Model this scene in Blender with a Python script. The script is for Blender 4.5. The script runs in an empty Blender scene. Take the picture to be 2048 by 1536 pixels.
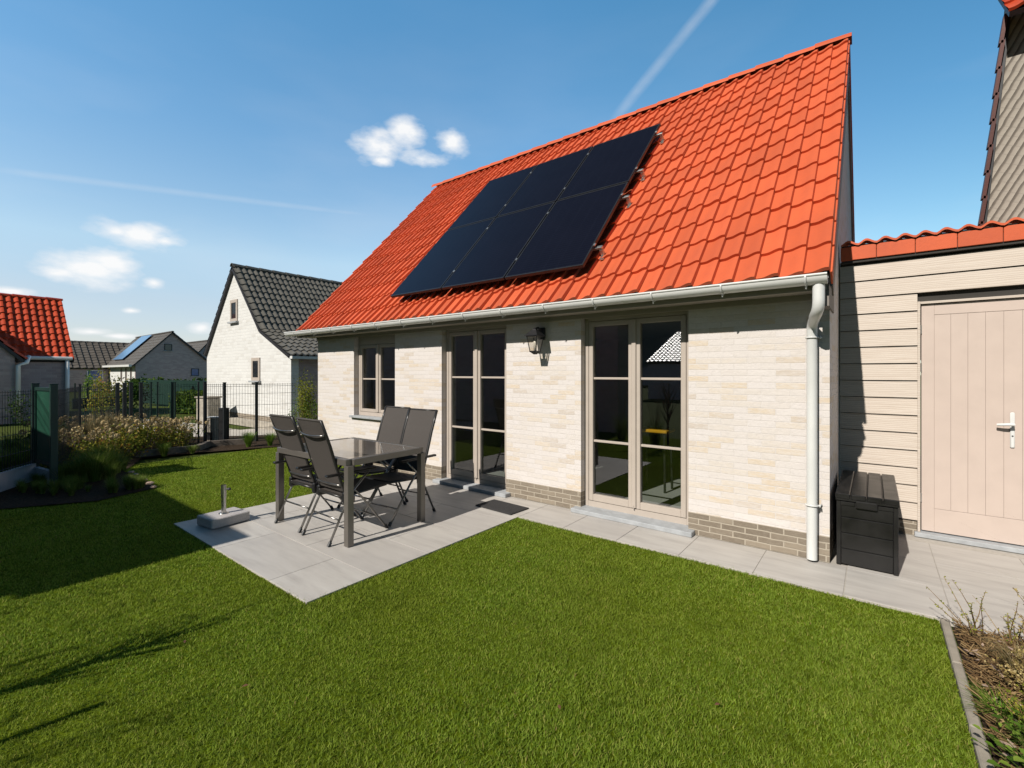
import bpy, math, random
import numpy as np
from mathutils import Vector, Matrix
rad = math.radians
rng = random.Random(7)
nrg = np.random.default_rng(11)
SC = bpy.context.scene
COL = SC.collection

# ------------------------------------------------------------------ helpers
class MB:
    """collects geometry for ONE mesh"""
    def __init__(s): s.v = []; s.f = []; s.r = []; s.cur = 0.5
    def add(s, vs, fs, r=None):
        n = len(s.v); s.v += [tuple(p) for p in vs]; s.f += [tuple(i + n for i in f) for f in fs]
        s.r += [s.cur if r is None else r] * len(vs)
    def box(s, x0, x1, y0, y1, z0, z1, r=None):
        s.add([(x0,y0,z0),(x1,y0,z0),(x1,y1,z0),(x0,y1,z0),(x0,y0,z1),(x1,y0,z1),(x1,y1,z1),(x0,y1,z1)],
              [(0,3,2,1),(4,5,6,7),(0,1,5,4),(1,2,6,5),(2,3,7,6),(3,0,4,7)], r)
    def cbox(s, x0, x1, y0, y1, z0, z1, c=.006, r=None):
        """box with chamfered edges"""
        X=(x0,x1);Y=(y0,y1);Z=(z0,z1); vs=[]; idx={}
        for i in (0,1):
            for j in (0,1):
                for k in (0,1):
                    sx=c*(1-2*i); sy=c*(1-2*j); sz=c*(1-2*k)
                    for a,(dx,dy,dz) in enumerate(((0,sy,sz),(sx,0,sz),(sx,sy,0))):
                        idx[(i,j,k,a)] = len(vs); vs.append((X[i]+dx, Y[j]+dy, Z[k]+dz))
        f=[]
        def q(a,b,c_,d): f.append((a,b,c_,d))
        I=idx
        for i in (0,1): l=[I[(i,0,0,0)],I[(i,1,0,0)],I[(i,1,1,0)],I[(i,0,1,0)]]; f.append(tuple(l if i else l[::-1]))
        for j in (0,1): l=[I[(0,j,0,1)],I[(0,j,1,1)],I[(1,j,1,1)],I[(1,j,0,1)]]; f.append(tuple(l if j else l[::-1]))
        for k in (0,1): l=[I[(0,0,k,2)],I[(1,0,k,2)],I[(1,1,k,2)],I[(0,1,k,2)]]; f.append(tuple(l if k else l[::-1]))
        for i in (0,1):
            for j in (0,1):
                l=[I[(i,j,0,0)],I[(i,j,1,0)],I[(i,j,1,1)],I[(i,j,0,1)]]; f.append(tuple(l if (i^j) else l[::-1]))
        for i in (0,1):
            for k in (0,1):
                l=[I[(i,0,k,0)],I[(i,1,k,0)],I[(i,1,k,2)],I[(i,0,k,2)]]; f.append(tuple(l[::-1] if (i^k) else l))
        for j in (0,1):
            for k in (0,1):
                l=[I[(0,j,k,1)],I[(1,j,k,1)],I[(1,j,k,2)],I[(0,j,k,2)]]; f.append(tuple(l if (j^k) else l[::-1]))
        for i in (0,1):
            for j in (0,1):
                for k in (0,1):
                    l=[I[(i,j,k,0)],I[(i,j,k,1)],I[(i,j,k,2)]]; f.append(tuple(l if (i^j^k) else l[::-1]))
        s.add(vs,f,r)
    def obox(s, a, b, w, h, up=(0,0,1), r=None):
        """bar from a to b, width w across, height h along up"""
        a=Vector(a); b=Vector(b); d=(b-a).normalized(); up=Vector(up)
        sd=d.cross(up)
        if sd.length<1e-4: sd=d.cross(Vector((1,0,0)))
        sd.normalize(); u=sd.cross(d).normalized(); sd*=w/2; u*=h/2
        vs=[a-sd-u,a+sd-u,a+sd+u,a-sd+u,b-sd-u,b+sd-u,b+sd+u,b-sd+u]
        s.add(vs,[(0,1,2,3),(7,6,5,4),(0,4,5,1),(1,5,6,2),(2,6,7,3),(3,7,4,0)],r)
    def tube(s, pts, rr, n=8, cap=True, r=None, flat=1.0):
        pts=[Vector(p) for p in pts]; m=len(pts)
        if not isinstance(rr,(list,tuple)): rr=[rr]*m
        vs=[]; prev=None
        for i,p in enumerate(pts):
            d=(pts[min(i+1,m-1)]-pts[max(i-1,0)]).normalized()
            if prev is None:
                a=Vector((0,0,1)) if abs(d.z)<.9 else Vector((1,0,0)); x=d.cross(a).normalized()
            else:
                x=(prev-d*prev.dot(d)).normalized()
            prev=x; y=d.cross(x)
            for k in range(n):
                t=2*math.pi*k/n; vs.append(p+x*math.cos(t)*rr[i]+y*math.sin(t)*rr[i]*flat)
        fs=[]
        for i in range(m-1):
            for k in range(n):
                a=i*n+k; b=i*n+(k+1)%n; fs.append((a,b,b+n,a+n))
        if cap: fs.append(tuple(range(n))[::-1]); fs.append(tuple((m-1)*n+k for k in range(n)))
        s.add(vs,fs,r)
    def prism(s, poly, d, r=None):
        """poly: list of 3d points, extruded by d; first and last rings closed"""
        n=len(poly); d=Vector(d); vs=[Vector(p) for p in poly]+[Vector(p)+d for p in poly]
        s.add(vs,[tuple(range(n))[::-1],tuple(range(n,2*n))]+[(i,(i+1)%n,(i+1)%n+n,i+n) for i in range(n)],r)
    def quad(s,a,b,c,d,r=None): s.add([a,b,c,d],[(0,1,2,3)],r)
    def build(s, name, mat, parent=None, smooth=False, off=None):
        me=bpy.data.meshes.new(name)
        vs=s.v
        if off: vs=[(a-off[0],b-off[1],c-off[2]) for a,b,c in vs]
        me.from_pydata(vs,[],s.f); me.update()
        at=me.attributes.new('rnd','FLOAT','POINT'); at.data.foreach_set('value', np.array(s.r,dtype=np.float32))
        if smooth: me.polygons.foreach_set('use_smooth',[True]*len(me.polygons))
        import bmesh
        bm=bmesh.new(); bm.from_mesh(me); 
        if not smooth or smooth!='open': bmesh.ops.recalc_face_normals(bm,faces=bm.faces)
        bm.to_mesh(me); bm.free()
        me.materials.append(mat)
        o=bpy.data.objects.new(name,me); COL.objects.link(o)
        if off: o.location=off
        if parent: o.parent=parent
        return o

def autosmooth(o, ang=40):
    me=o.data; me.polygons.foreach_set('use_smooth',[True]*len(me.polygons))
    me.update()
    try: me.set_sharp_from_angle(angle=rad(ang))
    except Exception: pass
    return o

def tag(o,label,cat,group=None):
    o['label']=label; o['category']=cat
    if group: o['group']=group
    return o
def empty(name,loc,label,cat,group=None,rz=0):
    o=bpy.data.objects.new(name,None); COL.objects.link(o); o.location=loc; o.rotation_euler=(0,0,rz)
    o.empty_display_size=.1
    return tag(o,label,cat,group)
def struct(o): o['kind']='structure'; return o
def copy_tree(o,parent=None):
    c=o.copy(); COL.objects.link(c)
    if parent: c.parent=parent
    for ch in list(o.children): copy_tree(ch,c)
    return c

# ------------------------------------------------------------------ materials
def newmat(name):
    m=bpy.data.materials.new(name); m.use_nodes=True; nt=m.node_tree
    b=nt.nodes['Principled BSDF']; return m,nt,b
def N(nt,t,**kw):
    n=nt.nodes.new(t)
    for k,v in kw.items():
        if k in n.inputs.keys() if hasattr(n.inputs,'keys') else False: n.inputs[k].default_value=v
        else: setattr(n,k,v)
    return n
def L(nt,a,b): nt.links.new(a,b)
def ramp(nt,fac,stops,interp='LINEAR'):
    r=nt.nodes.new('ShaderNodeValToRGB'); r.color_ramp.interpolation=interp
    els=r.color_ramp.elements
    while len(els)<len(stops): els.new(.5)
    for e,(p,c) in zip(els,stops): e.position=p; e.color=(c[0],c[1],c[2],1)
    L(nt,fac,r.inputs[0]); return r.outputs[0]
def mix(nt,fac,a,b,mode='MIX'):
    m=nt.nodes.new('ShaderNodeMix'); m.data_type='RGBA'; m.blend_type=mode; m.clamp_result=True
    for s,v in ((0,fac),(6,a),(7,b)):
        if hasattr(v,'is_linked') or isinstance(v,bpy.types.NodeSocket): L(nt,v,m.inputs[s])
        else: m.inputs[s].default_value = v if s==0 else (v[0],v[1],v[2],1)
    return m.outputs[2]
def math_(nt,op,a,b=None,c=None,clamp=False):
    m=nt.nodes.new('ShaderNodeMath'); m.operation=op; m.use_clamp=clamp
    for i,v in enumerate((a,b,c)):
        if v is None: continue
        if isinstance(v,bpy.types.NodeSocket): L(nt,v,m.inputs[i])
        else: m.inputs[i].default_value=v
    return m.outputs[0]
def coords(nt,order='xyz',scale=(1,1,1)):
    tc=nt.nodes.new('ShaderNodeTexCoord'); o=tc.outputs['Object']
    sp=nt.nodes.new('ShaderNodeSeparateXYZ'); L(nt,o,sp.inputs[0])
    cb=nt.nodes.new('ShaderNodeCombineXYZ')
    for i,ch in enumerate(order):
        src=sp.outputs['xyz'.index(ch)]
        if scale[i]!=1: src=math_(nt,'MULTIPLY',src,scale[i])
        L(nt,src,cb.inputs[i])
    return cb.outputs[0]
def noise(nt,vec,scale,detail=3,rough=.55):
    n=nt.nodes.new('ShaderNodeTexNoise'); n.inputs['Scale'].default_value=scale; n.inputs['Detail'].default_value=detail; n.inputs['Roughness'].default_value=rough
    if vec is not None: L(nt,vec,n.inputs['Vector'])
    return n.outputs[0]
def bump(nt,b,h,strength=.4,dist=.01):
    n=nt.nodes.new('ShaderNodeBump'); n.inputs['Strength'].default_value=strength; n.inputs['Distance'].default_value=dist
    L(nt,h,n.inputs['Height']); L(nt,n.outputs[0],b.inputs['Normal'])
def setp(b,rough=.6,metal=0,spec=.5):
    b.inputs['Roughness'].default_value=rough; b.inputs['Metallic'].default_value=metal
    b.inputs['Specular IOR Level'].default_value=spec

def simple(name,col,rough=.6,metal=0,var=.12,sc=6,bmp=0,spec=.5,bs=60):
    m,nt,b=newmat(name); setp(b,rough,metal,spec)
    v=coords(nt); n=noise(nt,v,sc,4)
    lo=tuple(c*(1-var) for c in col); hi=tuple(min(1,c*(1+var)) for c in col)
    L(nt,ramp(nt,n,[(.3,lo),(.7,hi)]),b.inputs['Base Color'])
    rr=math_(nt,'MULTIPLY_ADD',n,.2,rough-.1); L(nt,rr,b.inputs['Roughness'])
    if bmp: bump(nt,b,noise(nt,v,bs,3),bmp,.004)
    return m

def brick(name,order,stops,mortar,bw=.2,bh=.055,ms=.006,smear=.3,mortarmix=1.,bmp=.6,rough=.85):
    m,nt,b=newmat(name); setp(b,rough,0,.3)
    v=coords(nt,order)
    d=noise(nt,v,9,2); 
    sp=nt.nodes.new('ShaderNodeVectorMath'); sp.operation='ADD'; L(nt,v,sp.inputs[0])
    cb=nt.nodes.new('ShaderNodeCombineXYZ'); L(nt,math_(nt,'MULTIPLY_ADD',d,.012,-.006),cb.inputs[1]); L(nt,cb.outputs[0],sp.inputs[1])
    t=nt.nodes.new('ShaderNodeTexBrick'); L(nt,sp.outputs[0],t.inputs['Vector'])
    t.inputs['Scale'].default_value=1; t.inputs['Brick Width'].default_value=bw; t.inputs['Row Height'].default_value=bh
    t.inputs['Mortar Size'].default_value=ms; t.inputs['Mortar Smooth'].default_value=.3
    t.inputs['Color1'].default_value=(0,0,0,1); t.inputs['Color2'].default_value=(1,1,1,1); t.inputs['Mortar'].default_value=(.5,.5,.5,1)
    col=ramp(nt,t.outputs['Color'],stops)
    n2=noise(nt,coords(nt,order,(5,16,5)),3.4,5,.65)
    col=mix(nt,math_(nt,'MULTIPLY',ramp_f(nt,n2,.42,.68),smear),col,mortar)
    col=mix(nt,math_(nt,'MULTIPLY',t.outputs['Fac'],mortarmix),col,mortar)
    n4=noise(nt,v,24,5,.7); col=mix(nt,math_(nt,'MULTIPLY',ramp_f(nt,n4,.48,.75),.38),col,tuple(c*.72 for c in mortar))
    n3=noise(nt,v,1.3,3); col=mix(nt,math_(nt,'MULTIPLY',n3,.3),col,tuple(c*.8 for c in mortar),'MIX')
    L(nt,col,b.inputs['Base Color'])
    h=math_(nt,'MULTIPLY_ADD',t.outputs['Fac'],-.7,math_(nt,'MULTIPLY',noise(nt,v,45,4),.8))
    h=math_(nt,'ADD',h,math_(nt,'MULTIPLY',t.outputs['Color'],.35))
    bump(nt,b,h,bmp,.006)
    return m
def ramp_f_out(nt,x,a,b_,c,d):
    mr=nt.nodes.new('ShaderNodeMapRange'); mr.clamp=True
    for i,v in ((1,a),(2,b_),(3,c),(4,d)): mr.inputs[i].default_value=v
    L(nt,x,mr.inputs[0]); return mr.outputs[0]
def ramp_f(nt,x,a,b_):
    mr=nt.nodes.new('ShaderNodeMapRange'); mr.inputs[1].default_value=a; mr.inputs[2].default_value=b_; mr.clamp=True
    L(nt,x,mr.inputs[0]); return mr.outputs[0]

CREAM=[(0,(.76,.70,.665)),(.3,(.745,.69,.67)),(.62,(.715,.65,.60)),(.78,(.72,.635,.545)),(.9,(.70,.57,.42)),(1,(.61,.53,.46))]
M={}
M['brick_front']=brick('cream_brick','xzy',CREAM,(.745,.69,.655),bw=.215,bh=.0545,ms=.0038,smear=.7,mortarmix=.6,bmp=.55)
M['brick_side']=brick('cream_brick_side','yzx',CREAM,(.745,.69,.655),bw=.215,bh=.0545,ms=.0038,smear=.7,mortarmix=.6,bmp=.55)
TAUPE=[(0,(.17,.135,.10)),(.5,(.23,.185,.14)),(1,(.30,.245,.185))]
M['plinth_front']=brick('taupe_plinth_brick','xzy',TAUPE,(.46,.40,.32),bw=.195,bh=.0515,ms=.0065,smear=.15,bmp=.8)
M['plinth_side']=brick('taupe_plinth_brick_side','yzx',TAUPE,(.46,.40,.32),bw=.195,bh=.0515,ms=.0065,smear=.15,bmp=.8)
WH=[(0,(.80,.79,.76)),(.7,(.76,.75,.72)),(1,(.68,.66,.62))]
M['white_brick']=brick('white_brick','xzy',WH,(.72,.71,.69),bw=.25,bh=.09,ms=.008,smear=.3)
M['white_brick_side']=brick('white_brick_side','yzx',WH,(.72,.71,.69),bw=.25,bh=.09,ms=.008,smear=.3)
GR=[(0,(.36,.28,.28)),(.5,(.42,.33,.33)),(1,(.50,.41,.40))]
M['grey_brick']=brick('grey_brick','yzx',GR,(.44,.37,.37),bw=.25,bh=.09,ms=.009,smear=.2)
M['grey_brick_x']=brick('grey_brick_x','xzy',GR,(.44,.37,.37),bw=.25,bh=.09,ms=.009,smear=.2)

def tilemat(name,c,c2,rough=.62,bmp=.3,order='xyz'):
    m,nt,b=newmat(name); setp(b,rough,0,.35)
    a=nt.nodes.new('ShaderNodeAttribute'); a.attribute_name='rnd'
    v=coords(nt); n=noise(nt,v,3.,5); n2=noise(nt,v,38,3)
    col=ramp(nt,a.outputs['Fac'],[(0,tuple(x*.86 for x in c)),(.5,c),(1,tuple(min(1,x*1.1) for x in c))])
    col=mix(nt,math_(nt,'MULTIPLY',ramp_f(nt,n,.35,.75),.4),col,c2)
    col=mix(nt,math_(nt,'MULTIPLY',ramp_f(nt,n2,.5,.75),.25),col,c2)
    n5=noise(nt,coords(nt,'xyz',(2.2,.5,.5)),1.6,5,.7); col=mix(nt,math_(nt,'MULTIPLY',ramp_f(nt,n5,.52,.72),.3),col,c2)
    L(nt,col,b.inputs['Base Color']); bump(nt,b,n2,bmp,.003)
    return m
M['tile_orange']=tilemat('orange_roof_tile',(.66,.125,.046),(.47,.095,.045))
M['tile_red']=tilemat('red_roof_tile',(.56,.075,.028),(.36,.045,.02),.36)
M['tile_dark']=tilemat('dark_roof_tile',(.15,.14,.12),(.10,.095,.085),.36)
M['verge_shaded']=tilemat('shaded_red_verge_tile',(.10,.025,.018),(.06,.02,.016),.5)  # red verge tile with its shade mixed into a dark base colour
M['tile_glazed']=tilemat('glazed_roof_tile',(.14,.13,.12),(.10,.095,.09),.26)
M['tile_glazed'].node_tree.nodes['Principled BSDF'].inputs['Specular IOR Level'].default_value=.55
M['tile_brown']=tilemat('brown_roof_tile',(.11,.095,.08),(.17,.145,.12),.6)
M['tile_slate']=tilemat('plain_slate',(.10,.09,.08),(.14,.13,.12),.6)

def woodboard(name,col,col2,order='xzy'):
    m,nt,b=newmat(name); setp(b,.6,0,.4)
    v=coords(nt,order,(1.6,16,1.6)); n=noise(nt,v,2.2,6,.62)
    w=nt.nodes.new('ShaderNodeTexWave'); w.wave_type='BANDS'; w.bands_direction='Y'; w.inputs['Scale'].default_value=1.1; w.inputs['Distortion'].default_value=7; w.inputs['Detail'].default_value=3
    L(nt,v,w.inputs['Vector'])
    f=math_(nt,'ADD',math_(nt,'MULTIPLY',n,.7),math_(nt,'MULTIPLY',w.outputs['Fac'],.3))
    a=nt.nodes.new('ShaderNodeAttribute'); a.attribute_name='rnd'
    c=ramp(nt,f,[(.3,col2),(.7,col)])
    c=mix(nt,math_(nt,'MULTIPLY',a.outputs['Fac'],.25),c,tuple(x*.86 for x in col))
    L(nt,c,b.inputs['Base Color']); bump(nt,b,f,.5,.004); return m
M['siding']=woodboard('beige_wood_grain_board',(.67,.585,.505),(.55,.455,.375))
M['door_beige']=simple('rose_beige_paint',(.61,.495,.43),.5,var=.03,bmp=.08)
M['frame']=simple('taupe_joinery_paint',(.50,.43,.37),.45,var=.04)
M['soffit']=simple('soffit_board',(.36,.32,.265),.6,var=.05)
M['zinc']=simple('white_zinc',(.74,.74,.72),.38,var=.04,sc=4)
M['bluestone']=simple('bluestone',(.40,.415,.43),.65,var=.15,sc=12,bmp=.15)
M['black_metal']=simple('black_metal',(.018,.018,.02),.4,metal=.0,var=.2)
M['anthracite']=simple('anthracite_post',(.02,.023,.026),.45,var=.2)
M['green_metal']=simple('green_coated_metal',(.008,.032,.024),.45,var=.15)
M['green_panel']=simple('green_gate_panel',(.008,.065,.036),.5,var=.2,sc=3)
M['chrome']=simple('dull_steel',(.55,.54,.52),.28,metal=1,var=.08)
M['alu']=simple('brushed_aluminium',(.62,.62,.6),.35,metal=.9,var=.06)
M['chair_metal']=simple('chair_frame_metal',(.26,.25,.24),.30,metal=.92,var=.2,spec=.8)
M['chair_dark']=simple('chair_stile_metal',(.035,.033,.032),.32,metal=.3,var=.2)
M['mat_rubber']=simple('doormat_rubber',(.035,.033,.033),.9,var=.35,sc=90,bmp=.5,bs=200)
M['concrete']=simple('concrete',(.33,.29,.235),.85,var=.15,sc=9,bmp=.3)
M['granite']=simple('speckled_granite',(.46,.425,.41),.6,var=.3,sc=140,bmp=.1)
M['sleeper']=simple('weathered_timber',(.16,.13,.105),.85,var=.3,sc=14,bmp=.5)
M['white_concrete']=simple('pale_concrete_board',(.38,.40,.44),.8,var=.1,sc=9)
M['mulch']=simple('bark_soil',(.05,.035,.024),.95,var=.6,sc=45,bmp=1.0,bs=70,spec=.05)
M['soil']=simple('dark_soil',(.085,.115,.006),.95,var=.4,sc=20,spec=.02)
M['interior_wall']=simple('interior_plaster',(.30,.28,.25),.8,var=.05)
M['interior_floor']=simple('interior_tile',(.46,.45,.42),.5,var=.05)
M['curtain']=simple('curtain_cloth',(.55,.53,.48),.9,var=.05)
M['yellow']=simple('yellow_lacquer',(.75,.38,.02),.35,var=.04)
M['dark_wood']=simple('dark_wood',(.07,.05,.035),.5,var=.2)
M['roof_under']=simple('roof_underlay',(.05,.045,.04),.9,var=.2)
M['fascia_dark']=simple('dark_barge_board',(.022,.022,.026),.5,var=.1)
M['grey_board']=simple('grey_verge_board',(.24,.21,.185),.7,var=.1,bmp=.1)
M['dark_window']=simple('dark_window_glass',(.02,.022,.026),.08,var=.2,spec=.8)
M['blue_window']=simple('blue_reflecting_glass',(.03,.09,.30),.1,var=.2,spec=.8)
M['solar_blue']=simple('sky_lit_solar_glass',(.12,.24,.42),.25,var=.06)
M['bulb_glass']=simple('lantern_bulb',(.7,.66,.6),.3,var=.05)
M['bark']=simple('bark',(.10,.075,.05),.9,var=.3,sc=30,bmp=.4)
M['stone']=simple('pale_rubble_stone',(.40,.36,.30),.9,var=.3,sc=8,bmp=.8,bs=12)
M['chip']=simple('pale_wood_chip',(.45,.32,.24),.9,var=.4,sc=5)
M['dry_leaf']=simple('dry_leaf',(.16,.07,.035),.8,var=.4,sc=30)

# glass
def glassmat(name,ior=2.1,tint=(.66,.70,.68)):
    m=bpy.data.materials.new(name); m.use_nodes=True; nt=m.node_tree; nt.nodes.clear()
    o=nt.nodes.new('ShaderNodeOutputMaterial'); mx=nt.nodes.new('ShaderNodeMixShader'); t=nt.nodes.new('ShaderNodeBsdfTransparent'); g=nt.nodes.new('ShaderNodeBsdfGlossy')
    t.inputs[0].default_value=(*tint,1); g.inputs['Roughness'].default_value=.0; g.inputs[0].default_value=(.95,.97,1,1)
    v=coords(nt); nz=noise(nt,v,1.4,1); bp=nt.nodes.new('ShaderNodeBump'); bp.inputs['Strength'].default_value=.03; bp.inputs['Distance'].default_value=.02
    L(nt,nz,bp.inputs['Height']); L(nt,bp.outputs[0],g.inputs['Normal'])
    ge=nt.nodes.new('ShaderNodeNewGeometry'); dt=nt.nodes.new('ShaderNodeVectorMath'); dt.operation='DOT_PRODUCT'; L(nt,ge.outputs['Normal'],dt.inputs[0]); L(nt,ge.outputs['Incoming'],dt.inputs[1])
    cs=math_(nt,'ABSOLUTE',dt.outputs['Value']); f0=((ior-1)/(ior+1))**2
    fz=math_(nt,'MULTIPLY_ADD',math_(nt,'POWER',math_(nt,'SUBTRACT',1,cs),5),1-f0,f0,clamp=True)
    L(nt,fz,mx.inputs[0]); L(nt,t.outputs[0],mx.inputs[1]); L(nt,g.outputs[0],mx.inputs[2]); L(nt,mx.outputs[0],o.inputs[0])
    return m
M['glass']=glassmat('window_glass')
M['lamp_glass']=glassmat('lantern_glass',1.5,(.9,.88,.84))
# table glass
m,nt,b=newmat('table_glass_top'); setp(b,.09,0,.9); b.inputs['Base Color'].default_value=(.17,.145,.125,1)
n=noise(nt,coords(nt),160,2); L(nt,ramp(nt,n,[(.35,(.13,.11,.095)),(.65,(.22,.19,.165))]),b.inputs['Base Color'])
L(nt,math_(nt,'MULTIPLY_ADD',noise(nt,coords(nt),8,3),.12,.04),b.inputs['Roughness'])
b.inputs['Coat Weight'].default_value=.6; b.inputs['Coat Roughness'].default_value=.06
M['table_glass']=m
M['table_metal']=simple('taupe_table_metal',(.20,.18,.16),.38,metal=.5,var=.06)
# textilene fabric
m,nt,b=newmat('woven_textilene'); setp(b,.7,0,.35)
v=coords(nt); ck=nt.nodes.new('ShaderNodeTexChecker'); ck.inputs['Scale'].default_value=260; L(nt,v,ck.inputs['Vector'])
L(nt,mix(nt,ck.outputs['Fac'],(.058,.050,.045),(.085,.074,.067)),b.inputs['Base Color']); bump(nt,b,ck.outputs['Fac'],.2,.001)
M['textilene']=m
# black plastic
m,nt,b=newmat('black_plastic'); setp(b,.42,0,.5); v=coords(nt); n=noise(nt,v,7,5)
L(nt,ramp(nt,n,[(.3,(.008,.0075,.0075)),(.7,(.016,.015,.0145))]),b.inputs['Base Color']); L(nt,math_(nt,'MULTIPLY_ADD',n,.3,.22),b.inputs['Roughness'])
bump(nt,b,noise(nt,v,120,2),.08,.002); M['plastic']=m
# solar cell
m,nt,b=newmat('black_solar_glass'); setp(b,.28,0,.08)
v=coords(nt); sp=nt.nodes.new('ShaderNodeSeparateXYZ'); L(nt,v,sp.inputs[0])
fr=math_(nt,'FRACT',math_(nt,'MULTIPLY',sp.outputs[1],22.)); ln=math_(nt,'LESS_THAN',fr,.12)
fr2=math_(nt,'FRACT',math_(nt,'MULTIPLY',sp.outputs[0],5.6)); ln2=math_(nt,'LESS_THAN',fr2,.02)
c=mix(nt,noise(nt,v,2.,2),(.004,.0045,.010),(.007,.0075,.015)); c=mix(nt,math_(nt,'MULTIPLY',ln,.55),c,(.02,.024,.04)); c=mix(nt,math_(nt,'MULTIPLY',ln2,.5),c,(.02,.024,.04))
L(nt,c,b.inputs['Base Color']); M['solar']=m
# paving
m,nt,b=newmat('porcelain_paving'); setp(b,.55,0,.4)
a=nt.nodes.new('ShaderNodeAttribute'); a.attribute_name='rnd'
n1=noise(nt,coords(nt,'xyz',(1.2,7,1)),1.6,6,.6); n2=noise(nt,coords(nt),2.0,3)
c=ramp(nt,n1,[(.25,(.40,.37,.34)),(.5,(.52,.485,.445)),(.78,(.60,.565,.52))])
c=mix(nt,math_(nt,'MULTIPLY',a.outputs['Fac'],.5),c,(.46,.425,.395)); c=mix(nt,math_(nt,'MULTIPLY',ramp_f(nt,n2,.5,.75),.35),c,(.40,.37,.35))
st=noise(nt,coords(nt),5,6,.7); c=mix(nt,math_(nt,'MULTIPLY',ramp_f(nt,st,.62,.72),.22),c,(.30,.27,.25))
L(nt,c,b.inputs['Base Color']); bump(nt,b,n1,.12,.003); M['paving']=m
M['joint']=simple('sand_joint',(.47,.43,.38),.9,var=.12,sc=30)
# foliage from rnd attribute
def leafmat(name,stops,rough=.55,trans=.35,patch=None):
    m=bpy.data.materials.new(name); m.use_nodes=True; nt=m.node_tree; b=nt.nodes['Principled BSDF']; setp(b,rough,0,.05)
    a=nt.nodes.new('ShaderNodeAttribute'); a.attribute_name='rnd'
    c=ramp(nt,a.outputs['Fac'],stops)
    if patch:
        n=noise(nt,coords(nt),patch[0],3,.6); c=mix(nt,math_(nt,'MULTIPLY',ramp_f(nt,n,.38,.68),patch[2]),c,patch[1])
        n=noise(nt,coords(nt),patch[0]*5,3,.6); c=mix(nt,math_(nt,'MULTIPLY',ramp_f(nt,n,.45,.7),patch[2]*.6),c,patch[3])
    L(nt,c,b.inputs['Base Color'])
    t=nt.nodes.new('ShaderNodeBsdfTranslucent'); L(nt,c,t.inputs[0]); mx=nt.nodes.new('ShaderNodeMixShader'); mx.inputs[0].default_value=trans
    out=nt.nodes['Material Output']; L(nt,b.outputs[0],mx.inputs[1]); L(nt,t.outputs[0],mx.inputs[2]); L(nt,mx.outputs[0],out.inputs[0])
    return m
M['grass']=leafmat('lawn_grass',[(0,(.115,.185,.015)),(.42,(.235,.35,.036)),(.78,(.375,.475,.085)),(.93,(.46,.46,.11)),(1,(.42,.28,.13))],.6,.38,(0.9,(.25,.29,.035),.6,(.09,.155,.012)))
M['tuft']=leafmat('long_grass',[(0,(.06,.10,.015)),(.6,(.13,.20,.03)),(1,(.33,.33,.12))])
M['dry_tuft']=leafmat('dry_long_grass',[(0,(.14,.12,.05)),(.6,(.30,.24,.12)),(1,(.45,.36,.2))])
M['leaf']=leafmat('green_leaves',[(0,(.035,.065,.012)),(.6,(.10,.16,.025)),(1,(.20,.26,.05))])
M['leaf_bright']=leafmat('bright_green_leaves',[(0,(.06,.12,.015)),(.6,(.15,.26,.03)),(1,(.28,.38,.06))],.4)
M['leaf_yellow']=leafmat('yellow_green_leaves',[(0,(.12,.16,.02)),(.6,(.30,.32,.04)),(1,(.48,.42,.06))])
M['hyd_leaf']=leafmat('autumn_leaves',[(0,(.09,.13,.02)),(.4,(.24,.27,.04)),(.75,(.40,.33,.06)),(1,(.45,.20,.05))])
M['hyd_head']=leafmat('faded_flower_heads',[(0,(.26,.18,.08)),(.5,(.48,.35,.17)),(1,(.65,.54,.33))],.7,.2)
M['hedge']=leafmat('hedge_leaves',[(0,(.02,.045,.012)),(.6,(.05,.10,.02)),(1,(.12,.18,.03))])
M['twig']=leafmat('dry_twigs',[(0,(.12,.07,.035)),(.5,(.24,.15,.07)),(1,(.42,.29,.14))],.8,.1)
M['ochre_leaf']=leafmat('ochre_dry_leaves',[(0,(.16,.12,.04)),(.5,(.42,.32,.11)),(1,(.66,.54,.28))],.8,.25)
M['plume']=leafmat('pale_plumes',[(0,(.35,.28,.2)),(1,(.6,.52,.4))],.8,.3)

# ------------------------------------------------------------------ roofs
WS=(0,.05,.2,.36,.52,.68,.82,.91,.955,1.)
def wavef(s):
    if s<.20: return .02+.10*(s/.2)*.2
    if s<.91: t=(s-.20)/.71; return .04+.96*(.5-.5*math.cos(math.pi*t))**.9
    if s<.9551: return .93
    return .02
def tile_roof(mb,o,u,v,width,length,wave=.165,course=.34,amp=.028,th=.02,step=8,jit=.003,seed=1,ph0=0.):
    """o lower corner, u unit along eave, v unit up-slope; normal = u x v"""
    rg=random.Random(seed); o=Vector(o);u=Vector(u).normalized();v=Vector(v).normalized();n=u.cross(v).normalized()
    if n.z<0: n=-n
    nw=max(1,round(width/wave)); wv=width/nw; nc=max(1,math.ceil(length/course))
    for k in range(nc):
        y0=k*course; y1=min(length,(k+1)*course+.04)
        if y1-y0<.05: continue
        for w in range(nw):
            r=rg.random(); dj=(rg.random()-.5)*2*jit; dy=(rg.random()-.5)*3*jit
            vs=[];ss=WS if step>5 else (0,.35,.65,.92,1.); m=len(ss)
            for j in range(m):
                s=ss[j]; x=(w+s)*wv; hz=wavef(s)*amp
                P=o+u*x
                vs.append(P+v*(y0+dy)+n*(hz+dj-th*.15)); vs.append(P+v*(y0+dy)+n*(hz+th+dj)); vs.append(P+v*y1+n*(hz-.002))
            fs=[]
            for j in range(m-1):
                a=3*j; b=3*(j+1); fs.append((a,b,b+1,a+1)); fs.append((a+1,b+1,b+2,a+2))
            mb.add(vs,fs,r)
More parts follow.
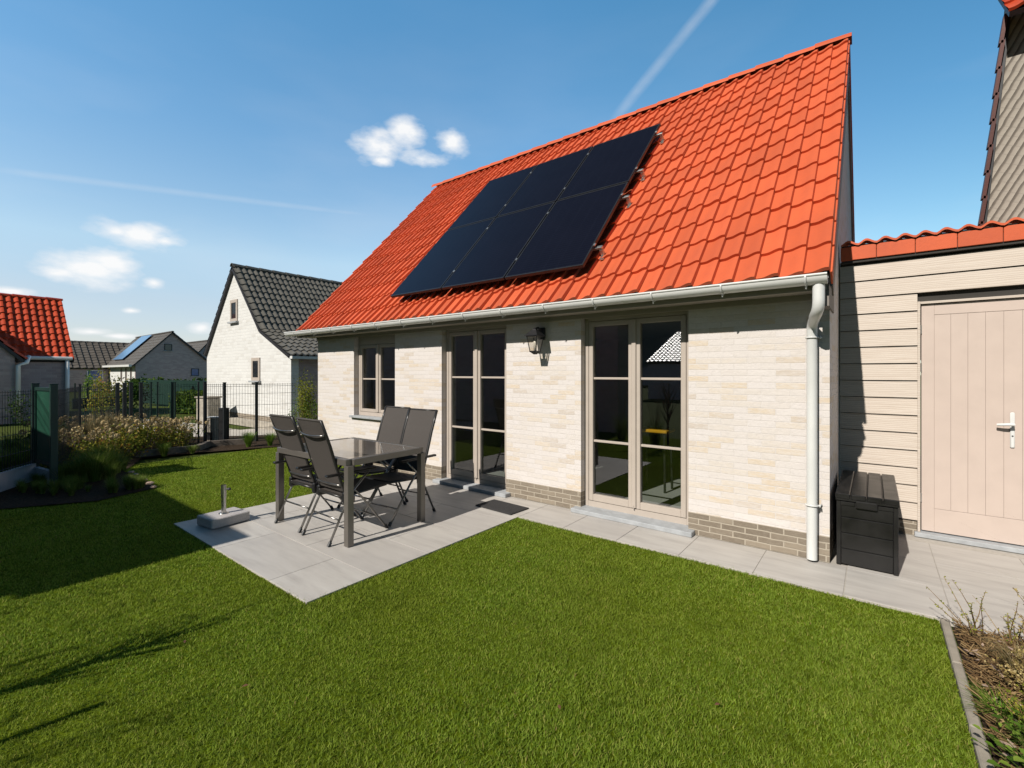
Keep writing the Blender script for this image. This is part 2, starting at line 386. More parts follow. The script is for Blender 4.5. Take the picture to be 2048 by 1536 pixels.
def roof_slab(mb,o,u,v,width,length,thick=.1,drop=.02):
    o=Vector(o);u=Vector(u).normalized();v=Vector(v).normalized();n=u.cross(v).normalized()
    if n.z<0:n=-n
    p=[o,o+u*width,o+u*width+v*length,o+v*length]; p=[q-n*(drop+thick) for q in p]
    mb.prism(p,n*thick,0.1)
def ridge_caps(mb,a,b,rr=.10,seg=.36,n=7):
    a=Vector(a);b=Vector(b);d=(b-a);Ln=d.length;d.normalize();side=d.cross(Vector((0,0,1))).normalized();k=max(1,round(Ln/seg));s=Ln/k
    for i in range(k):
        vs=[];p0=a+d*(i*s-.01);p1=a+d*((i+1)*s+.03)
        for p,r in ((p0,rr*1.10),(p1,rr*.92)):
            for R in (r,r-.018):
                for j in range(n):
                    t=math.pi*(j/(n-1)); vs.append(p+side*math.cos(t)*R*1.05+Vector((0,0,1))*(math.sin(t)*R*.9-.06))
        fs=[]
        for j in range(n-1):
            fs.append((j,j+1,2*n+j+1,2*n+j)); fs.append((j,n+j,n+j+1,j+1)); fs.append((2*n+j,2*n+j+1,3*n+j+1,3*n+j))
        mb.add(vs,fs,rng.random())

# ================================================================== MAIN HOUSE
Y0=4.42; XL=-7.90; XR=-.27; YR=7.53; YB=YR*2-Y0; ZR=5.86
TH=math.atan2(3.62,3.33); CT,ST=math.cos(TH),math.sin(TH)
house=empty('brick_house',(-4,4.42,0),'cream brick house with orange tiled gable roof beside the lawn and terrace','house')
house.location=(0,0,0)
OPEN=[(-6.775,-5.70,.80,2.13),(-4.683,-3.54,0.0,2.13),(-2.502,-1.36,0.0,2.13)]
WT=2.13; PZ=.205
def one(name,mat,par,*bx):
    q=MB(); q.box(*bx); return q.build(name,mat,par)
xs=[XL]+[v for o in OPEN for v in o[:2]]+[XR]
for i in range(0,len(xs),2):
    if i==0:
        w=MB(); w.prism([(XL,Y0,PZ),(xs[3],Y0,PZ),(xs[3],Y0,WT),(xs[2],Y0,WT),(xs[2],Y0,OPEN[0][2]-.035),(xs[1],Y0,OPEN[0][2]-.035),(xs[1],Y0,WT),(XL,Y0,WT)],(0,.28,0)); w.build('wall',M['brick_front'],house)
        one('plinth',M['plinth_front'],house,XL-.006,xs[3],Y0-.006,Y0+.274,0,PZ)
    elif i>2:
        one('wall',M['brick_front'],house,xs[i],xs[i+1],Y0,Y0+.28,PZ,WT); one('plinth',M['plinth_front'],house,xs[i],xs[i+1],Y0-.006,Y0+.274,0,PZ)
# side walls with gable (right x=XR, left x=XL) and back wall
def roofz(y): return 2.27+ (min(y,2*YR-y)-4.2)*3.62/3.33
for x0,x1 in ((XR-.25,XR-.002),(XL+.002,XL+.25)):
    g=MB(); g.prism([(x0,Y0+.282,PZ),(x0,YB,PZ),(x0,YB,roofz(YB)-.22),(x0,YR,ZR-.2),(x0,Y0+.282,roofz(Y0+.28)-.22)],(x1-x0,0,0)); g.build('gable_wall',M['brick_side'],house)
for x0,x1 in ((XR-.25,XR+.004),(XL-.004,XL+.25)): one('plinth',M['plinth_side'],house,x0,x1,Y0+.276,YB,0,PZ)
g=MB(); g.box(XL+.25,XR-.25,YB-.25,YB,0,2.2); g.build('back_wall',M['brick_front'],house)
# interior shell
g=MB(); g.box(XL+.25,XR-.25,Y0+.28,YB-.25,-.02,.012); g.build('floor',M['interior_floor'],house)
one('ceiling',M['interior_wall'],house,XL+.25,XR-.25,Y0+.02,YB-.25,2.135,2.2)
one('partition',M['interior_wall'],house,XL+.25,XR-.25,8.2,8.3,.012,2.135); one('partition',M['interior_wall'],house,-5.25,-5.17,Y0+.3,8.2,.012,2.135)
# roof
rf=MB()
XA,XB=-8.17,-.25
o_=Vector((XA,4.165,2.235)); v_=Vector((0,CT,ST)); SL=4.97
tile_roof(rf,o_,(1,0,0),v_,XB-XA,SL,seed=5,amp=.037,th=.027,jit=.0045)
tile_roof(rf,(XB,2*YR-4.165,2.235),(-1,0,0),(0,-CT,ST),XB-XA,SL,seed=6,amp=.026,th=.018,step=4)
roof=rf.build('roof',M['tile_orange'],house); autosmooth(roof,35)
g=MB(); roof_slab(g,o_+Vector((.012,0,0)),(1,0,0),v_,XB-XA-.024,SL-.01,.09,.012); g.build('underlay',M['roof_under'],roof); g=MB(); roof_slab(g,(XB-.012,2*YR-4.165,2.235),(-1,0,0),(0,-CT,ST),XB-XA-.024,SL-.11,.09,.012)
g.build('underlay',M['roof_under'],roof)
g=MB(); ridge_caps(g,(XA-.02,YR,ZR+.07),(XB+.0,YR,ZR+.07),.105,.36); autosmooth(g.build('ridge_cap',M['tile_orange'],roof),50)
# verge tiles both gables: stepped cheek per course
g=MB()
for sx,x in ((1,XB),(-1,XA)):
    for side in (0,1):
        g=MB()
        for k in range(15):
            s0=k*.34; s1=min(SL,s0+.36)
            pts=[]
            for s_,off in ((s0,.022),(s1,.002),(s1,-.075),(s0,-.095)):
                yy=4.165+CT*s_-ST*off; zz=2.235+ST*s_+CT*off
                if side: yy=2*YR-yy
                pts.append((x,yy,zz))
            g.prism(pts,(.012*sx,0,0),rng.random())
        g.build('verge_tile',M['tile_orange'],roof)
# right verge boards (grey) on gable wall
for s in (1,-1):
    g=MB()
    a0=Vector((XR+.004,4.32 if s==1 else 2*YR-4.32, 2.25)); d=Vector((0,s*CT,ST)); nn=Vector((0,-s*ST,CT))
    p=[a0-nn*.10,a0+d*(SL-.3)-nn*.10,a0+d*(SL-.42)-nn*.22,a0+d*.02-nn*.22]
    g.prism(p,(.018,0,0)); g.build('barge_board',M['grey_board'],house)
# soffit + top moulding
one('soffit',M['soffit'],house,XL-.2,XR,4.17,Y0+.02,2.132,2.15); one('cornice_strip',M['soffit'],house,XL,XR-.004,Y0-.028,Y0-.004,2.085,2.131); one('fascia',M['soffit'],house,XL-.22,XR,4.148,4.168,2.12,2.24)
g=MB(); g.box(XR-.03,XR+.012,4.16,Y0+.3,0.0+2.0,2.16); g.build('eave_end_board',M['grey_board'],house)
# gutter half round
gt=MB(); GY,GZ,GR_=4.085,2.215,.062
n=12
vs=[];fs=[]
for x in (-8.34,-.262):
    for R in (GR_,GR_-.006):
        for j in range(n+1):
            t=math.pi+math.pi*j/n; vs.append((x,GY+math.cos(t)*R,GZ+math.sin(t)*R))
m=n+1
for j in range(n):
    fs.append((j,j+1,2*m+j+1,2*m+j)); fs.append((m+j,3*m+j,3*m+j+1,m+j+1)); fs.append((j,m+j,m+j+1,j+1)); fs.append((2*m+j,2*m+j+1,3*m+j+1,3*m+j))
fs.append((0,2*m,3*m,m)); fs.append((n,m+n,3*m+n,2*m+n))
gt.add(vs,fs)
for x in (-8.338,-.268):
    gt.prism([(x,GY+math.cos(math.pi+math.pi*j/n)*(GR_-.002),GZ+math.sin(math.pi+math.pi*j/n)*(GR_-.002)) for j in range(n+1)],(.004,0,0))
gt.tube([(-8.34,GY-GR_,GZ+.004),(-.262,GY-GR_,GZ+.004)],.009,8)
gut=gt.build('gutter',M['zinc'],house); autosmooth(gut,40)
for k in range(14):
    x=-8.0+k*.585
    if x>-.3: break
    b=MB(); pts=[(x,GY+math.cos(t)*(GR_+.004),GZ+math.sin(t)*(GR_+.004)) for t in [math.pi*.98+math.pi*1.0*j/12 for j in range(13)]]
    b.tube(pts,.0075,6); b.tube([(x,GY-.01,GZ-GR_-.002),(x,GY-.006,GZ-GR_-.028)],.006,6)
    b.build('gutter_bracket',M['zinc'],gut,smooth=True)
# downpipe
dp=MB()
def bez(p,n=10):
    p=[Vector(q) for q in p]; out=[]
    for i in range(n+1):
        t=i/n; out.append((1-t)**3*p[0]+3*(1-t)**2*t*p[1]+3*(1-t)*t*t*p[2]+t**3*p[3])
    return out
PX_,PY_=-.383,4.365
path=[(-.318,4.10,2.19),(-.318,4.10,2.06)]+bez([(-.318,4.10,2.04),(-.318,4.10,1.96),(-.34,4.16,1.95),(-.352,4.22,1.93)])
dp.tube(path,.040,14)
path=bez([(-.350,4.215,1.935),(-.365,4.30,1.90),(PX_,PY_-.01,1.90),(PX_,PY_,1.84)],8)+[(PX_,PY_,1.2),(PX_,PY_,.02)]
dp.tube(path,.037,14)
dpo=autosmooth(dp.build('downpipe',M['zinc'],house),50)
for z in (1.78,.45):
    b=MB(); b.tube([(PX_+.043*math.cos(t),PY_+.043*math.sin(t),z) for t in [2*math.pi*i/16 for i in range(17)]],.006,6,cap=False)
    b.tube([(PX_+.04,PY_,z),(PX_+.062,PY_+.045,z)],.006,6); b.tube([(PX_+.05,PY_+.0,z),(PX_+.058,PY_,z)],.012,8)
    b.build('pipe_clamp',M['zinc'],dpo,smooth=True)
# joinery
FY=4.505
def joinery(kind,x0,x1,z0,z1,bars,lab,head=0):
    e=bpy.data.objects.new(kind,None); COL.objects.link(e); e.parent=house; e['label']=lab
    f=MB(); fw=.045; 
    f.cbox(x0,x0+fw,FY,FY+.07,z0,z1,.003); f.cbox(x1-fw,x1,FY,FY+.07,z0,z1,.003)
    f.box(x0+fw,x1-fw,FY+.002,FY+.068,z0,z0+.06); f.box(x0+fw,x1-fw,FY+.002,FY+.068,z1-.05-head,z1)
    f.build('frame',M['frame'],e)
    zt=z1-.05-head; zb=z0+.06; xm=(x0+x1)/2
    for s in (0,1):
        a,b_=(x0+fw+.004,xm-.014) if s==0 else (xm+.014,x1-fw-.004)
        sh=MB(); sw=.05
        ya,yb=FY+.012,FY+.06
        sh.cbox(a,a+sw,ya-.012,yb,zb+.004,zt-.004,.004); sh.cbox(b_-sw,b_,ya-.012,yb,zb+.004,zt-.004,.004)
        bb=.075 if z0<.3 else .05
        sh.cbox(a+sw,b_-sw,ya-.010,yb,zb+.004,zb+bb,.003); sh.cbox(a+sw,b_-sw,ya-.010,yb,zt-.055,zt-.004,.003)
        for zc in bars: sh.cbox(a+sw,b_-sw,ya+.004,yb-.006,zc-.012,zc+.012,.003)
        so=sh.build('sash',M['frame'],e)
        p=MB(); p.quad((a+sw-.005,FY+.035,zb+bb-.005),(b_-sw+.005,FY+.035,zb+bb-.005),(b_-sw+.005,FY+.035,zt-.05),(a+sw-.005,FY+.035,zt-.05))
        p.build('pane',M['glass'],e,smooth='open')
    c=MB(); c.cbox(xm-.024,xm+.024,FY-.018,FY+.01,zb+.01,zt-.006,.006)
    if z0<.3:
        c.tube([(xm+.0,FY-.018,zb+.0),(xm,FY-.018,zb+.04)],.006,6)
    c.build('centre_post',M['frame'],e)
    return e
door_bars=(.785,1.455)
d1=joinery('french_door',-4.683,-3.54,.045,2.11,(.76,1.44),'taupe glazed french door between the small window and the wall lantern')
d2=joinery('french_door',-2.502,-1.36,.045,2.11,(.76,1.44),'taupe glazed french door between the wall lantern and the downpipe')
wn=joinery('window',-6.775,-5.70,.80,2.11,(1.40,),'two light casement window nearest the far corner of the house',head=.10)
s=MB(); s.cbox(-6.84,-5.64,Y0-.055,FY+.0,.765,.80,.004); s.build('sill',M['bluestone'],wn)
s=MB(); s.box(-6.73,-5.745,FY+.004,FY+.05,2.012,2.06)
s=MB(); s.cbox(-4.75,-3.47,Y0-.11,FY+.01,.0,.045,.005); s.build('step',M['bluestone'],d1)
s=MB(); s.cbox(-2.57,-1.30,Y0-.11,FY+.01,.0,.045,.005); s.build('step',M['bluestone'],d2)
# curtains inside
for x0,x1,z0 in ((-4.45,-4.33,.75),):
    c=MB(); k=10; pts=[]
    for i in range(k+1):
        x=x0+(x1-x0)*i/k; y=4.85+(.02 if i%2 else -.02); pts.append((x,y))
    for i in range(k): c.quad((pts[i][0],pts[i][1],z0),(pts[i+1][0],pts[i+1][1],z0),(pts[i+1][0],pts[i+1][1],2.1),(pts[i][0],pts[i][1],2.1))
    c.build('curtain',M['curtain'],house,smooth='open')

# things inside
t=empty('side_table',(-2.20,5.80,.012),'low bright yellow topped table standing indoors behind the right french door','table')
g=MB(); g.cbox(-.20,.20,-.16,.16,.735,.775,.01); g.build('table_top',M['yellow'],t)
for sx in (-1,1):
    for sy in (-1,1):
        g=MB(); g.tube([(sx*.16,sy*.12,.735),(sx*.17,sy*.13,0)],.016,8); g.build('leg',M['black_metal'],t)
t=empty('dining_table',(-4.05,6.2,.012),'dark trestle table indoors behind the left french door','table')
g=MB(); g.cbox(-.55,.55,-.4,.4,.60,.63,.006); g.build('table_top',M['dark_wood'],t)
for sx in (-1,1):
    g=MB(); g.obox((sx*.4,-.32,0),(sx*.4,0,.60),.04,.04); g.obox((sx*.4,.32,0),(sx*.4,0,.60),.04,.04); g.obox((sx*.4,-.18,.28),(sx*.4,.18,.28),.03,.03); g.build('trestle',M['black_metal'],t)

# ================================================================== solar panels
def roofpt(x,s,off): return Vector((x,4.2+CT*s-ST*off,2.27+ST*s+CT*off))
cols=[(-5.645,-4.577),(-4.557,-3.489),(-3.469,-2.41)]; rows=[(.335,2.035),(2.055,3.665)]
arr=empty('solar_array',(0,0,0),'six black solar panels on steel rails, on the orange roof of the cream house','solar panels')
for r_,(s0,s1) in enumerate(rows):
    for c_,(x0,x1) in enumerate(cols):
        xc,sc_=(x0+x1)/2,(s0+s1)/2
        p=bpy.data.objects.new('solar_panel',None); COL.objects.link(p); p.parent=arr; p.location=roofpt(xc,sc_,.18); p.rotation_euler=(TH,0,0)
        hx,hs=(x1-x0)/2,(s1-s0)/2
        f=MB(); f.prism([(-hx,-hs,-.035),(hx,-hs,-.035),(hx,hs,-.035),(-hx,hs,-.035)],(0,0,.030)); f.cbox(-hx,hx,-hs,-hs+.02,-.004,.0,.001); f.cbox(-hx,hx,hs-.02,hs,-.004,.0,.001); f.cbox(-hx,-hx+.02,-hs+.02,hs-.02,-.004,.0,.001); f.cbox(hx-.02,hx,-hs+.02,hs-.02,-.004,.0,.001)
        f.build('frame',M['black_metal'],p)
        f=MB(); f.box(-hx+.021,hx-.021,-hs+.021,hs-.021,-.0045,-.002); f.build('glass',M['solar'],p)
for i,sr in enumerate((.70,1.74,2.38,3.40)):
    r0=bpy.data.objects.new('mounting_rail',None); COL.objects.link(r0); r0.parent=arr; r0.location=roofpt(0,sr,.128); r0.rotation_euler=(TH,0,0)
    g=MB(); g.cbox(-5.62,-2.325,-.02,.02,-.016,.014,.004); g.build('rail',M['alu'],r0)
    for x in (-2.345,-3.8,-5.2):
        g=MB(); g.obox((x,-.01,-.02),(x,-.01,-.10),.04,.03,up=(0,1,0)); g.obox((x,-.01,-.098),(x,-.09,-.10),.05,.008); g.build('roof_hook',M['alu'],r0)
    for x in (-4.567,-3.479,-2.402): g=MB(); g.cbox(x-.012,x+.012,-.02,.02,.040,.056,.003); g.build('clamp',M['alu'],r0)

# ================================================================== wall lantern
lt=empty('wall_lantern',(-3.005,4.27,0),'black four sided lantern on the cream brick wall between the two french doors','lamp')
def frustum(mb,z0,r0,z1,r1,cap=True):
    vs=[(-r0,-r0,z0),(r0,-r0,z0),(r0,r0,z0),(-r0,r0,z0),(-r1,-r1,z1),(r1,-r1,z1),(r1,r1,z1),(-r1,r1,z1)]
    mb.add(vs,[(0,1,5,4),(1,2,6,5),(2,3,7,6),(3,0,4,7),(0,3,2,1),(4,5,6,7)])
g=MB(); frustum(g,1.915,.088,1.925,.088); frustum(g,1.925,.082,1.985,.028); frustum(g,1.985,.02,2.005,.012); g.build('cap',M['black_metal'],lt)
g=MB()
for sx in (-1,1):
    for sy in (-1,1): g.obox((sx*.042,sy*.042,1.745),(sx*.068,sy*.068,1.915),.009,.009)
frustum(g,1.735,.046,1.748,.048); frustum(g,1.708,.012,1.735,.042); frustum(g,1.905,.072,1.915,.074); g.build('cage',M['black_metal'],lt)
g=MB()
for a,b_ in (((-1,-1),(1,-1)),((1,-1),(1,1)),((1,1),(-1,1)),((-1,1),(-1,-1))):
    g.quad((a[0]*.041,a[1]*.041,1.748),(b_[0]*.041,b_[1]*.041,1.748),(b_[0]*.067,b_[1]*.067,1.905),(a[0]*.067,a[1]*.067,1.905))
g.build('glass',M['lamp_glass'],lt,smooth='open')
g=MB(); g.tube([(0,0,1.75),(0,0,1.79),(0,0,1.80),(0,0,1.83),(0,0,1.86),(0,0,1.875)],[.012,.012,.018,.024,.018,.004],10); g.build('bulb',M['bulb_glass'],lt,smooth=True)
g=MB(); g.cbox(-.045,.045,.118,.146,1.88,2.02,.006); g.tube([(0,.12,1.99),(0,.06,2.015),(0,.01,2.0)],.012,8); g.tube([(0,.12,1.92),(0,.09,1.90),(0,.075,1.91)],.01,8); g.build('wall_bracket',M['black_metal'],lt)

# ================================================================== GROUND
def sheet(name,poly,z,mat,thick=0):
    mb=MB(); mb.prism([(x,y,z-(thick or .02)) for x,y in poly],(0,0,thick or .02)); o=mb.build(name,mat); return struct(o)
g=MB(); g.quad((-400,-400,-.03),(400,-400,-.03),(400,400,-.03),(-400,400,-.03)); gm=leafmat('distant_grass',[(0,(.05,.07,.015)),(1,(.07,.10,.02))],.8,0,(.15,(.10,.11,.03),.7,(.05,.07,.015)))
struct(g.build('ground',gm,None,smooth='open'))
# paving slabs with joints
S=.543
pv=MB()
def slab_rect(x0,x1,y0,y1,c=.003,zt=.0):
    pv.cbox(x0+.0025,x1-.0025,y0+.0025,y1-.0025,zt-.03,zt,.0008,rng.random()**1.6)
# terrace
xa=-5.49; cols_=[xa,-4.96,-3.985,-2.915]
ys=[1.55,2.06,2.60,3.14,3.68,4.41]
for j in range(len(ys)-1):
    xs_=[-5.49,-4.42,-3.44,-2.915] if j%2==0 else [-5.49,-4.95,-3.88,-2.915]
    for i in range(3): slab_rect(xs_[i],xs_[i+1],ys[j],ys[j+1])
# strip along wall
for i in range(5):
    x0=-2.915+i*.551; 
    slab_rect(x0,x0+.551,3.83,4.41)
# right court
x=-.158
for i in range(9):
    x0=-.158+i*.543
    for j in range(-3,4):
        y0=4.38+j*.543 
        if x0<.37 and y0<3.8: continue
        if x0>.37 and y0<3.8: continue
        if y0+.543>5.66: continue
        slab_rect(x0,x0+.543,y0 if (x0>.37 or y0>4) else 3.84,y0+.543)
for i in range(1,9): slab_rect(-.158+i*.543,-.158+(i+1)*.543,3.79,3.837)
struct(pv.build('terrace_paving',M['paving']))
j_=MB(); j_.box(-5.488,-2.917,1.552,4.42,-.05,-.004); j_.box(-2.917,5,3.832,5.7,-.05,-.0045)
struct(j_.build('paving_joints',M['joint']))
# interior/exterior kerb
k=MB()
yy=3.83
for i in range(8):
    y1=yy-.55; k.cbox(.321,.362,y1+.003,yy-.003,-.1,.012,.006,rng.random()); yy=y1
struct(k.build('kerb',M['concrete']))
# beds
b=MB(); b.quad((.372,-1.5,-.012),(3.5,-1.5,-.012),(3.5,3.785,-.012),(.372,3.785,-.012)); bed_r=struct(b.build('soil_bed',M['mulch'],None,smooth='open'))
b=MB()
bp=[(-7.35,1.89),(-7.15,1.27),(-7.55,.55),(-7.6,-1.5),(-11,-1.5),(-13.5,1.5),(-12.5,4),(-10.4,6.2),(-9.6,6.2),(-9.5,4.5),(-9.95,3.25),(-10.1,2.4),(-9.4,2.1),(-9.0,1.9),(-8.2,1.95)]
b.add([(x,y,.006) for x,y in bp],[tuple(range(len(bp)))]); struct(b.build('planting_bed',M['mulch'],None,smooth='open'))
# path beyond fence, pale
b=MB(); pp=[(-10.4,3.9),(-10.2,6.3),(-11.6,9.5),(-13.2,9.5),(-13.2,5.2),(-17.8,4.9),(-19.5,3.9),(-12.5,3.2)]
b.add([(x,y,-.008) for x,y in pp],[tuple(range(len(pp)))]); struct(b.build('path',M['joint'],None,smooth='open'))
b=MB(); b.quad((-22,8.5,-.01),(-17.6,6.5,-.01),(-36,15,-.01),(-45,12,-.01)); struct(b.build('pavement',M['concrete'],None,smooth='open'))

# ------------------------------------------------------------------ lawn
lawn_base=MB(); lawn_base.box(-9.6,.318,-1.6,3.83,-.045,-.014); lawn_base.box(-9.6,-5.49,3.83,6.0,-.045,-.014)
struct(lawn_base.build('lawn_soil',M['soil']))
def in_bed(x,y):
    # vectorised point in polygon for planting bed
    c=np.zeros(x.shape,bool); n=len(bp)
    for i in range(n):
        x1,y1=bp[i];x2,y2=bp[(i+1)%n]
        cond=((y1>y)!=(y2>y)) & (x<(x2-x1)*(y-y1)/(y2-y1+1e-12)+x1); c^=cond
    return c
def blades(regions):
    X=[];Y=[];
    for (x0,x1,y0,y1,den) in regions:
        n=int((x1-x0)*(y1-y0)*den); X.append(nrg.uniform(x0,x1,n)); Y.append(nrg.uniform(y0,y1,n))
    X=np.concatenate(X);Y=np.concatenate(Y)
    ok=~in_bed(X,Y)
    e_=nrg.random(len(X))**3*.030
    ok&=~((X>-5.488+e_)&(X<-2.917-e_)&(Y>1.552+e_)); ok&=~((X>-2.93)&(Y>3.832+e_)); ok&=~((X>XL-.02)&(Y>Y0-.02))
    d=-.6157*X+.788*Y; u=(.788*X+.6157*Y)/np.maximum(d,.05)
    ok&=(d>.9)&(np.abs(u)<1.35)
    X=X[ok];Y=Y[ok]; return X,Y
d_regs=[]
# density by tile on distance
for ix in np.arange(-9.6,.318,.4):
    for iy in np.arange(-.8,6.0,.4):
        x1=min(ix+.4,.318); y1=iy+.4
        cx,cy=ix+.2,iy+.2; dd=math.hypot(cx,cy)
        den=30000 if dd<2.6 else 30000*(2.6/dd)**1.4
        d_regs.append((ix,x1,iy,y1,den))
X,Y=blades(d_regs); n=len(X); print('blades',n)
D=np.hypot(X,Y)
# shave the lawn in from hard edges a touch, curl over
hgt=nrg.uniform(.008,.0185,n)*(1+.25*np.sin(X*3.1+1)*np.sin(Y*2.7)); wid=nrg.uniform(.0010,.0018,n)*np.maximum(1,(D/2.6)**.72)
ang=nrg.uniform(0,2*np.pi,n); lean=nrg.uniform(.25,1.25,n)*hgt; la=nrg.uniform(0,2*np.pi,n)
px=np.cos(ang)*wid; py=np.sin(ang)*wid; lx=np.cos(la)*lean; ly=np.sin(la)*lean
z0=-.0135
V=np.empty((n,5,3),np.float32)
V[:,0]=np.stack([X-px,Y-py,np.full(n,z0)],1); V[:,1]=np.stack([X+px,Y+py,np.full(n,z0)],1)
V[:,2]=np.stack([X+lx*.4-px*.8,Y+ly*.4-py*.8,z0+hgt*.62],1); V[:,3]=np.stack([X+lx*.4+px*.8,Y+ly*.4+py*.8,z0+hgt*.62],1)
V[:,4]=np.stack([X+lx,Y+ly,z0+hgt],1)
me=bpy.data.meshes.new('grass'); me.vertices.add(n*5); me.vertices.foreach_set('co',V.ravel())
base=np.arange(n)*5
li=np.stack([base,base+1,base+3,base,base+3,base+2,base+2,base+3,base+4],1).ravel().astype(np.int32)
me.loops.add(n*9); me.loops.foreach_set('vertex_index',li); me.polygons.add(n*3); me.polygons.foreach_set('loop_start',(np.arange(n*3)*3).astype(np.int32)); 
try: me.polygons.foreach_set('loop_total',np.full(n*3,3,np.int32))
except Exception: pass
me.update(calc_edges=True)
rv=np.clip(nrg.normal(.47,.27,n),0,.94); sel=nrg.random(n)<.012; rv[sel]=nrg.uniform(.93,1,sel.sum())
at=me.attributes.new('rnd','FLOAT','POINT'); at.data.foreach_set('value',np.repeat(rv,5).astype(np.float32))
me.materials.append(M['grass']); lawn=bpy.data.objects.new('grass',me); COL.objects.link(lawn)
tag(lawn,'short dense green lawn grass around the terrace','grass'); lawn['kind']='stuff'

# ================================================================== TABLE + CHAIRS
tb=empty('garden_table',(-4.172,2.68,0),'square taupe metal garden table with a shiny glass top amid four chairs','table')
tb.rotation_euler=(0,0,rad(1.5))
g=MB(); hx,hy=.59,.415
for a,b_ in (((-hx,-hy),(hx,-hy)),((-hx,hy),(hx,hy))):
    g.cbox(a[0]+.0,b_[0],a[1]-.03 if a[1]<0 else a[1]-.03,a[1]+.03,.695,.75,.003)
for sx in (-1,1): g.cbox(sx*hx-.03,sx*hx+.03,-hy+.03,hy-.03,.695,.75,.003)
g.build('frame',M['table_metal'],tb)
g=MB(); g.cbox(-hx+.028,hx-.028,-hy+.028,hy-.028,.737,.7475,.002); g.build('table_top',M['table_glass'],tb)
for sx in (-1,1):
    for sy in (-1,1):
        g=MB(); g.cbox(sx*hx-.03,sx*hx+.03,sy*hy-.03,sy*hy+.03,.004,.695,.003); g.build('leg',M['table_metal'],tb)

def make_chair(label):
    c=empty('folding_chair',(0,0,0),label,'chair','folding chairs around the garden table')
    W=.215
    rp=lambda s: [(s*(W+.012),0,.012),(s*(W+.012),.19,.40),(s*(W+.012),.40,.60)]
    fp=lambda s: [(s*(W-.006),.60,.012),(s*(W-.006),.33,.36),(s*(W-.006),.10,.60)]
    for s_ in (-1,1):
        g=MB(); g.tube(rp(s_),.0125,8,flat=.75); o=g.build('leg',M['chair_metal'],c,smooth=True)
        g=MB(); g.tube([(s_*(W+.012),-.008,.0),(s_*(W+.012),.012,.035)],.016,8); g.build('foot_cap',M['black_metal'],o)
        g=MB(); g.tube(fp(s_),.0125,8,flat=.75); o=g.build('leg',M['chair_metal'],c,smooth=True)
        g=MB(); g.tube([(s_*(W-.006),.608,.0),(s_*(W-.006),.588,.035)],.016,8); g.build('foot_cap',M['black_metal'],o)
        g=MB(); g.cbox(s_*(W+.005)-.022,s_*(W+.005)+.022,-.03,.47,.595,.617,.008); g.build('armrest',M['plastic'],c)
        g=MB(); g.cbox(s_*(W+.002)-.02,s_*(W+.002)+.02,.13,.24,.34,.44,.012); g.build('hinge',M['black_metal'],c)
    g=MB(); g.tube([(-W,.10,.20),(W,.10,.20)],.008,8); g.build('stretcher',M['chair_metal'],c,smooth=True)
    g=MB(); g.tube([(-W,.50,.14),(W,.50,.14)],.009,8); g.build('stretcher',M['chair_metal'],c,smooth=True)
    # seat
    g=MB()
    for s_ in (-1,1): g.tube([(s_*(W-.01),.14,.395),(s_*(W-.01),.60,.425)],.0125,8)
    g.tube([(-W+.01,.60,.425),(W-.01,.60,.425)],.012,8); g.tube([(-W+.01,.14,.39),(W-.01,.14,.39)],.012,8); g.build('seat_frame',M['chair_dark'],c,smooth=True)
    g=MB(); K=8
    for i in range(K):
        for j in range(4):
            def P(a,b_,off=0):
                x=(-1+2*a/K)*(W-.012); y=.15+.45*b_/4; sag=-.018*(1-(2*a/K-1)**2)*(1-(2*b_/4-1)**2)
                return (x,y,.402+.03*b_/4+sag+off)
            g.quad(P(i,j,.004),P(i+1,j,.004),P(i+1,j+1,.004),P(i,j+1,.004)); g.quad(P(i,j,-.004),P(i,j+1,-.004),P(i+1,j+1,-.004),P(i+1,j,-.004))
    g.build('seat',M['textilene'],c,smooth='open')
    # back
    prof=[(.185,.375),(.135,.50),(.075,.68),(.02,.86),(-.02,.97),(-.065,1.09)]
    g=MB()
    for s_ in (-1,1): g.tube([(s_*(W-.008),y,z) for y,z in prof],.0135,8,flat=1.2)
    g.tube([(-W+.008,prof[-1][0]+.002,prof[-1][1]-.006),(W-.008,prof[-1][0]+.002,prof[-1][1]-.006)],.009,8)
    g.build('backrest_frame',M['chair_dark'],c,smooth=True)
    g=MB(); K=8
    fine=[]
    for i in range(len(prof)-1):
        for t_ in (0,.5): fine.append((prof[i][0]*(1-t_)+prof[i+1][0]*t_,prof[i][1]*(1-t_)+prof[i+1][1]*t_))
    fine.append(prof[-1]); fine=fine[1:]
    def Q(a,b_,off):
        y,z=fine[b_]; x=(-1+2*a/K)*(W-.012); sag=-.012*(1-(2*a/K-1)**2)*math.sin(math.pi*b_/(len(fine)-1)); return (x,y+sag+off,z)
    for j in range(len(fine)-1):
        for i in range(K):
            g.quad(Q(i,j,.005),Q(i+1,j,.005),Q(i+1,j+1,.005),Q(i,j+1,.005)); g.quad(Q(i,j,-.006),Q(i,j+1,-.006),Q(i+1,j+1,-.006),Q(i+1,j,-.006))
    # folded hem tubes at top
    g.tube([(-W+.01,prof[-1][0],prof[-1][1]-.004),(W-.01,prof[-1][0],prof[-1][1]-.004)],.010,8)
    g.build('backrest',M['textilene'],c,smooth='open')
    # rear crossbars
    g=MB()
    g.tube([((-1+2*i/8)*(W-.01),prof[4][0]-.014-.028*(1-(2*i/8-1)**2),prof[4][1]-.012-.012*(1-(2*i/8-1)**2)) for i in range(9)],.0095,8)
    g.build('crossbar',M['chair_metal'],c,smooth=True)
    g=MB(); g.tube([((-1+2*i/8)*(W-.01),prof[1][0]-.012-.02*(1-(2*i/8-1)**2),prof[1][1]) for i in range(9)],.0095,8); g.build('crossbar',M['chair_metal'],c,smooth=True)
    return c
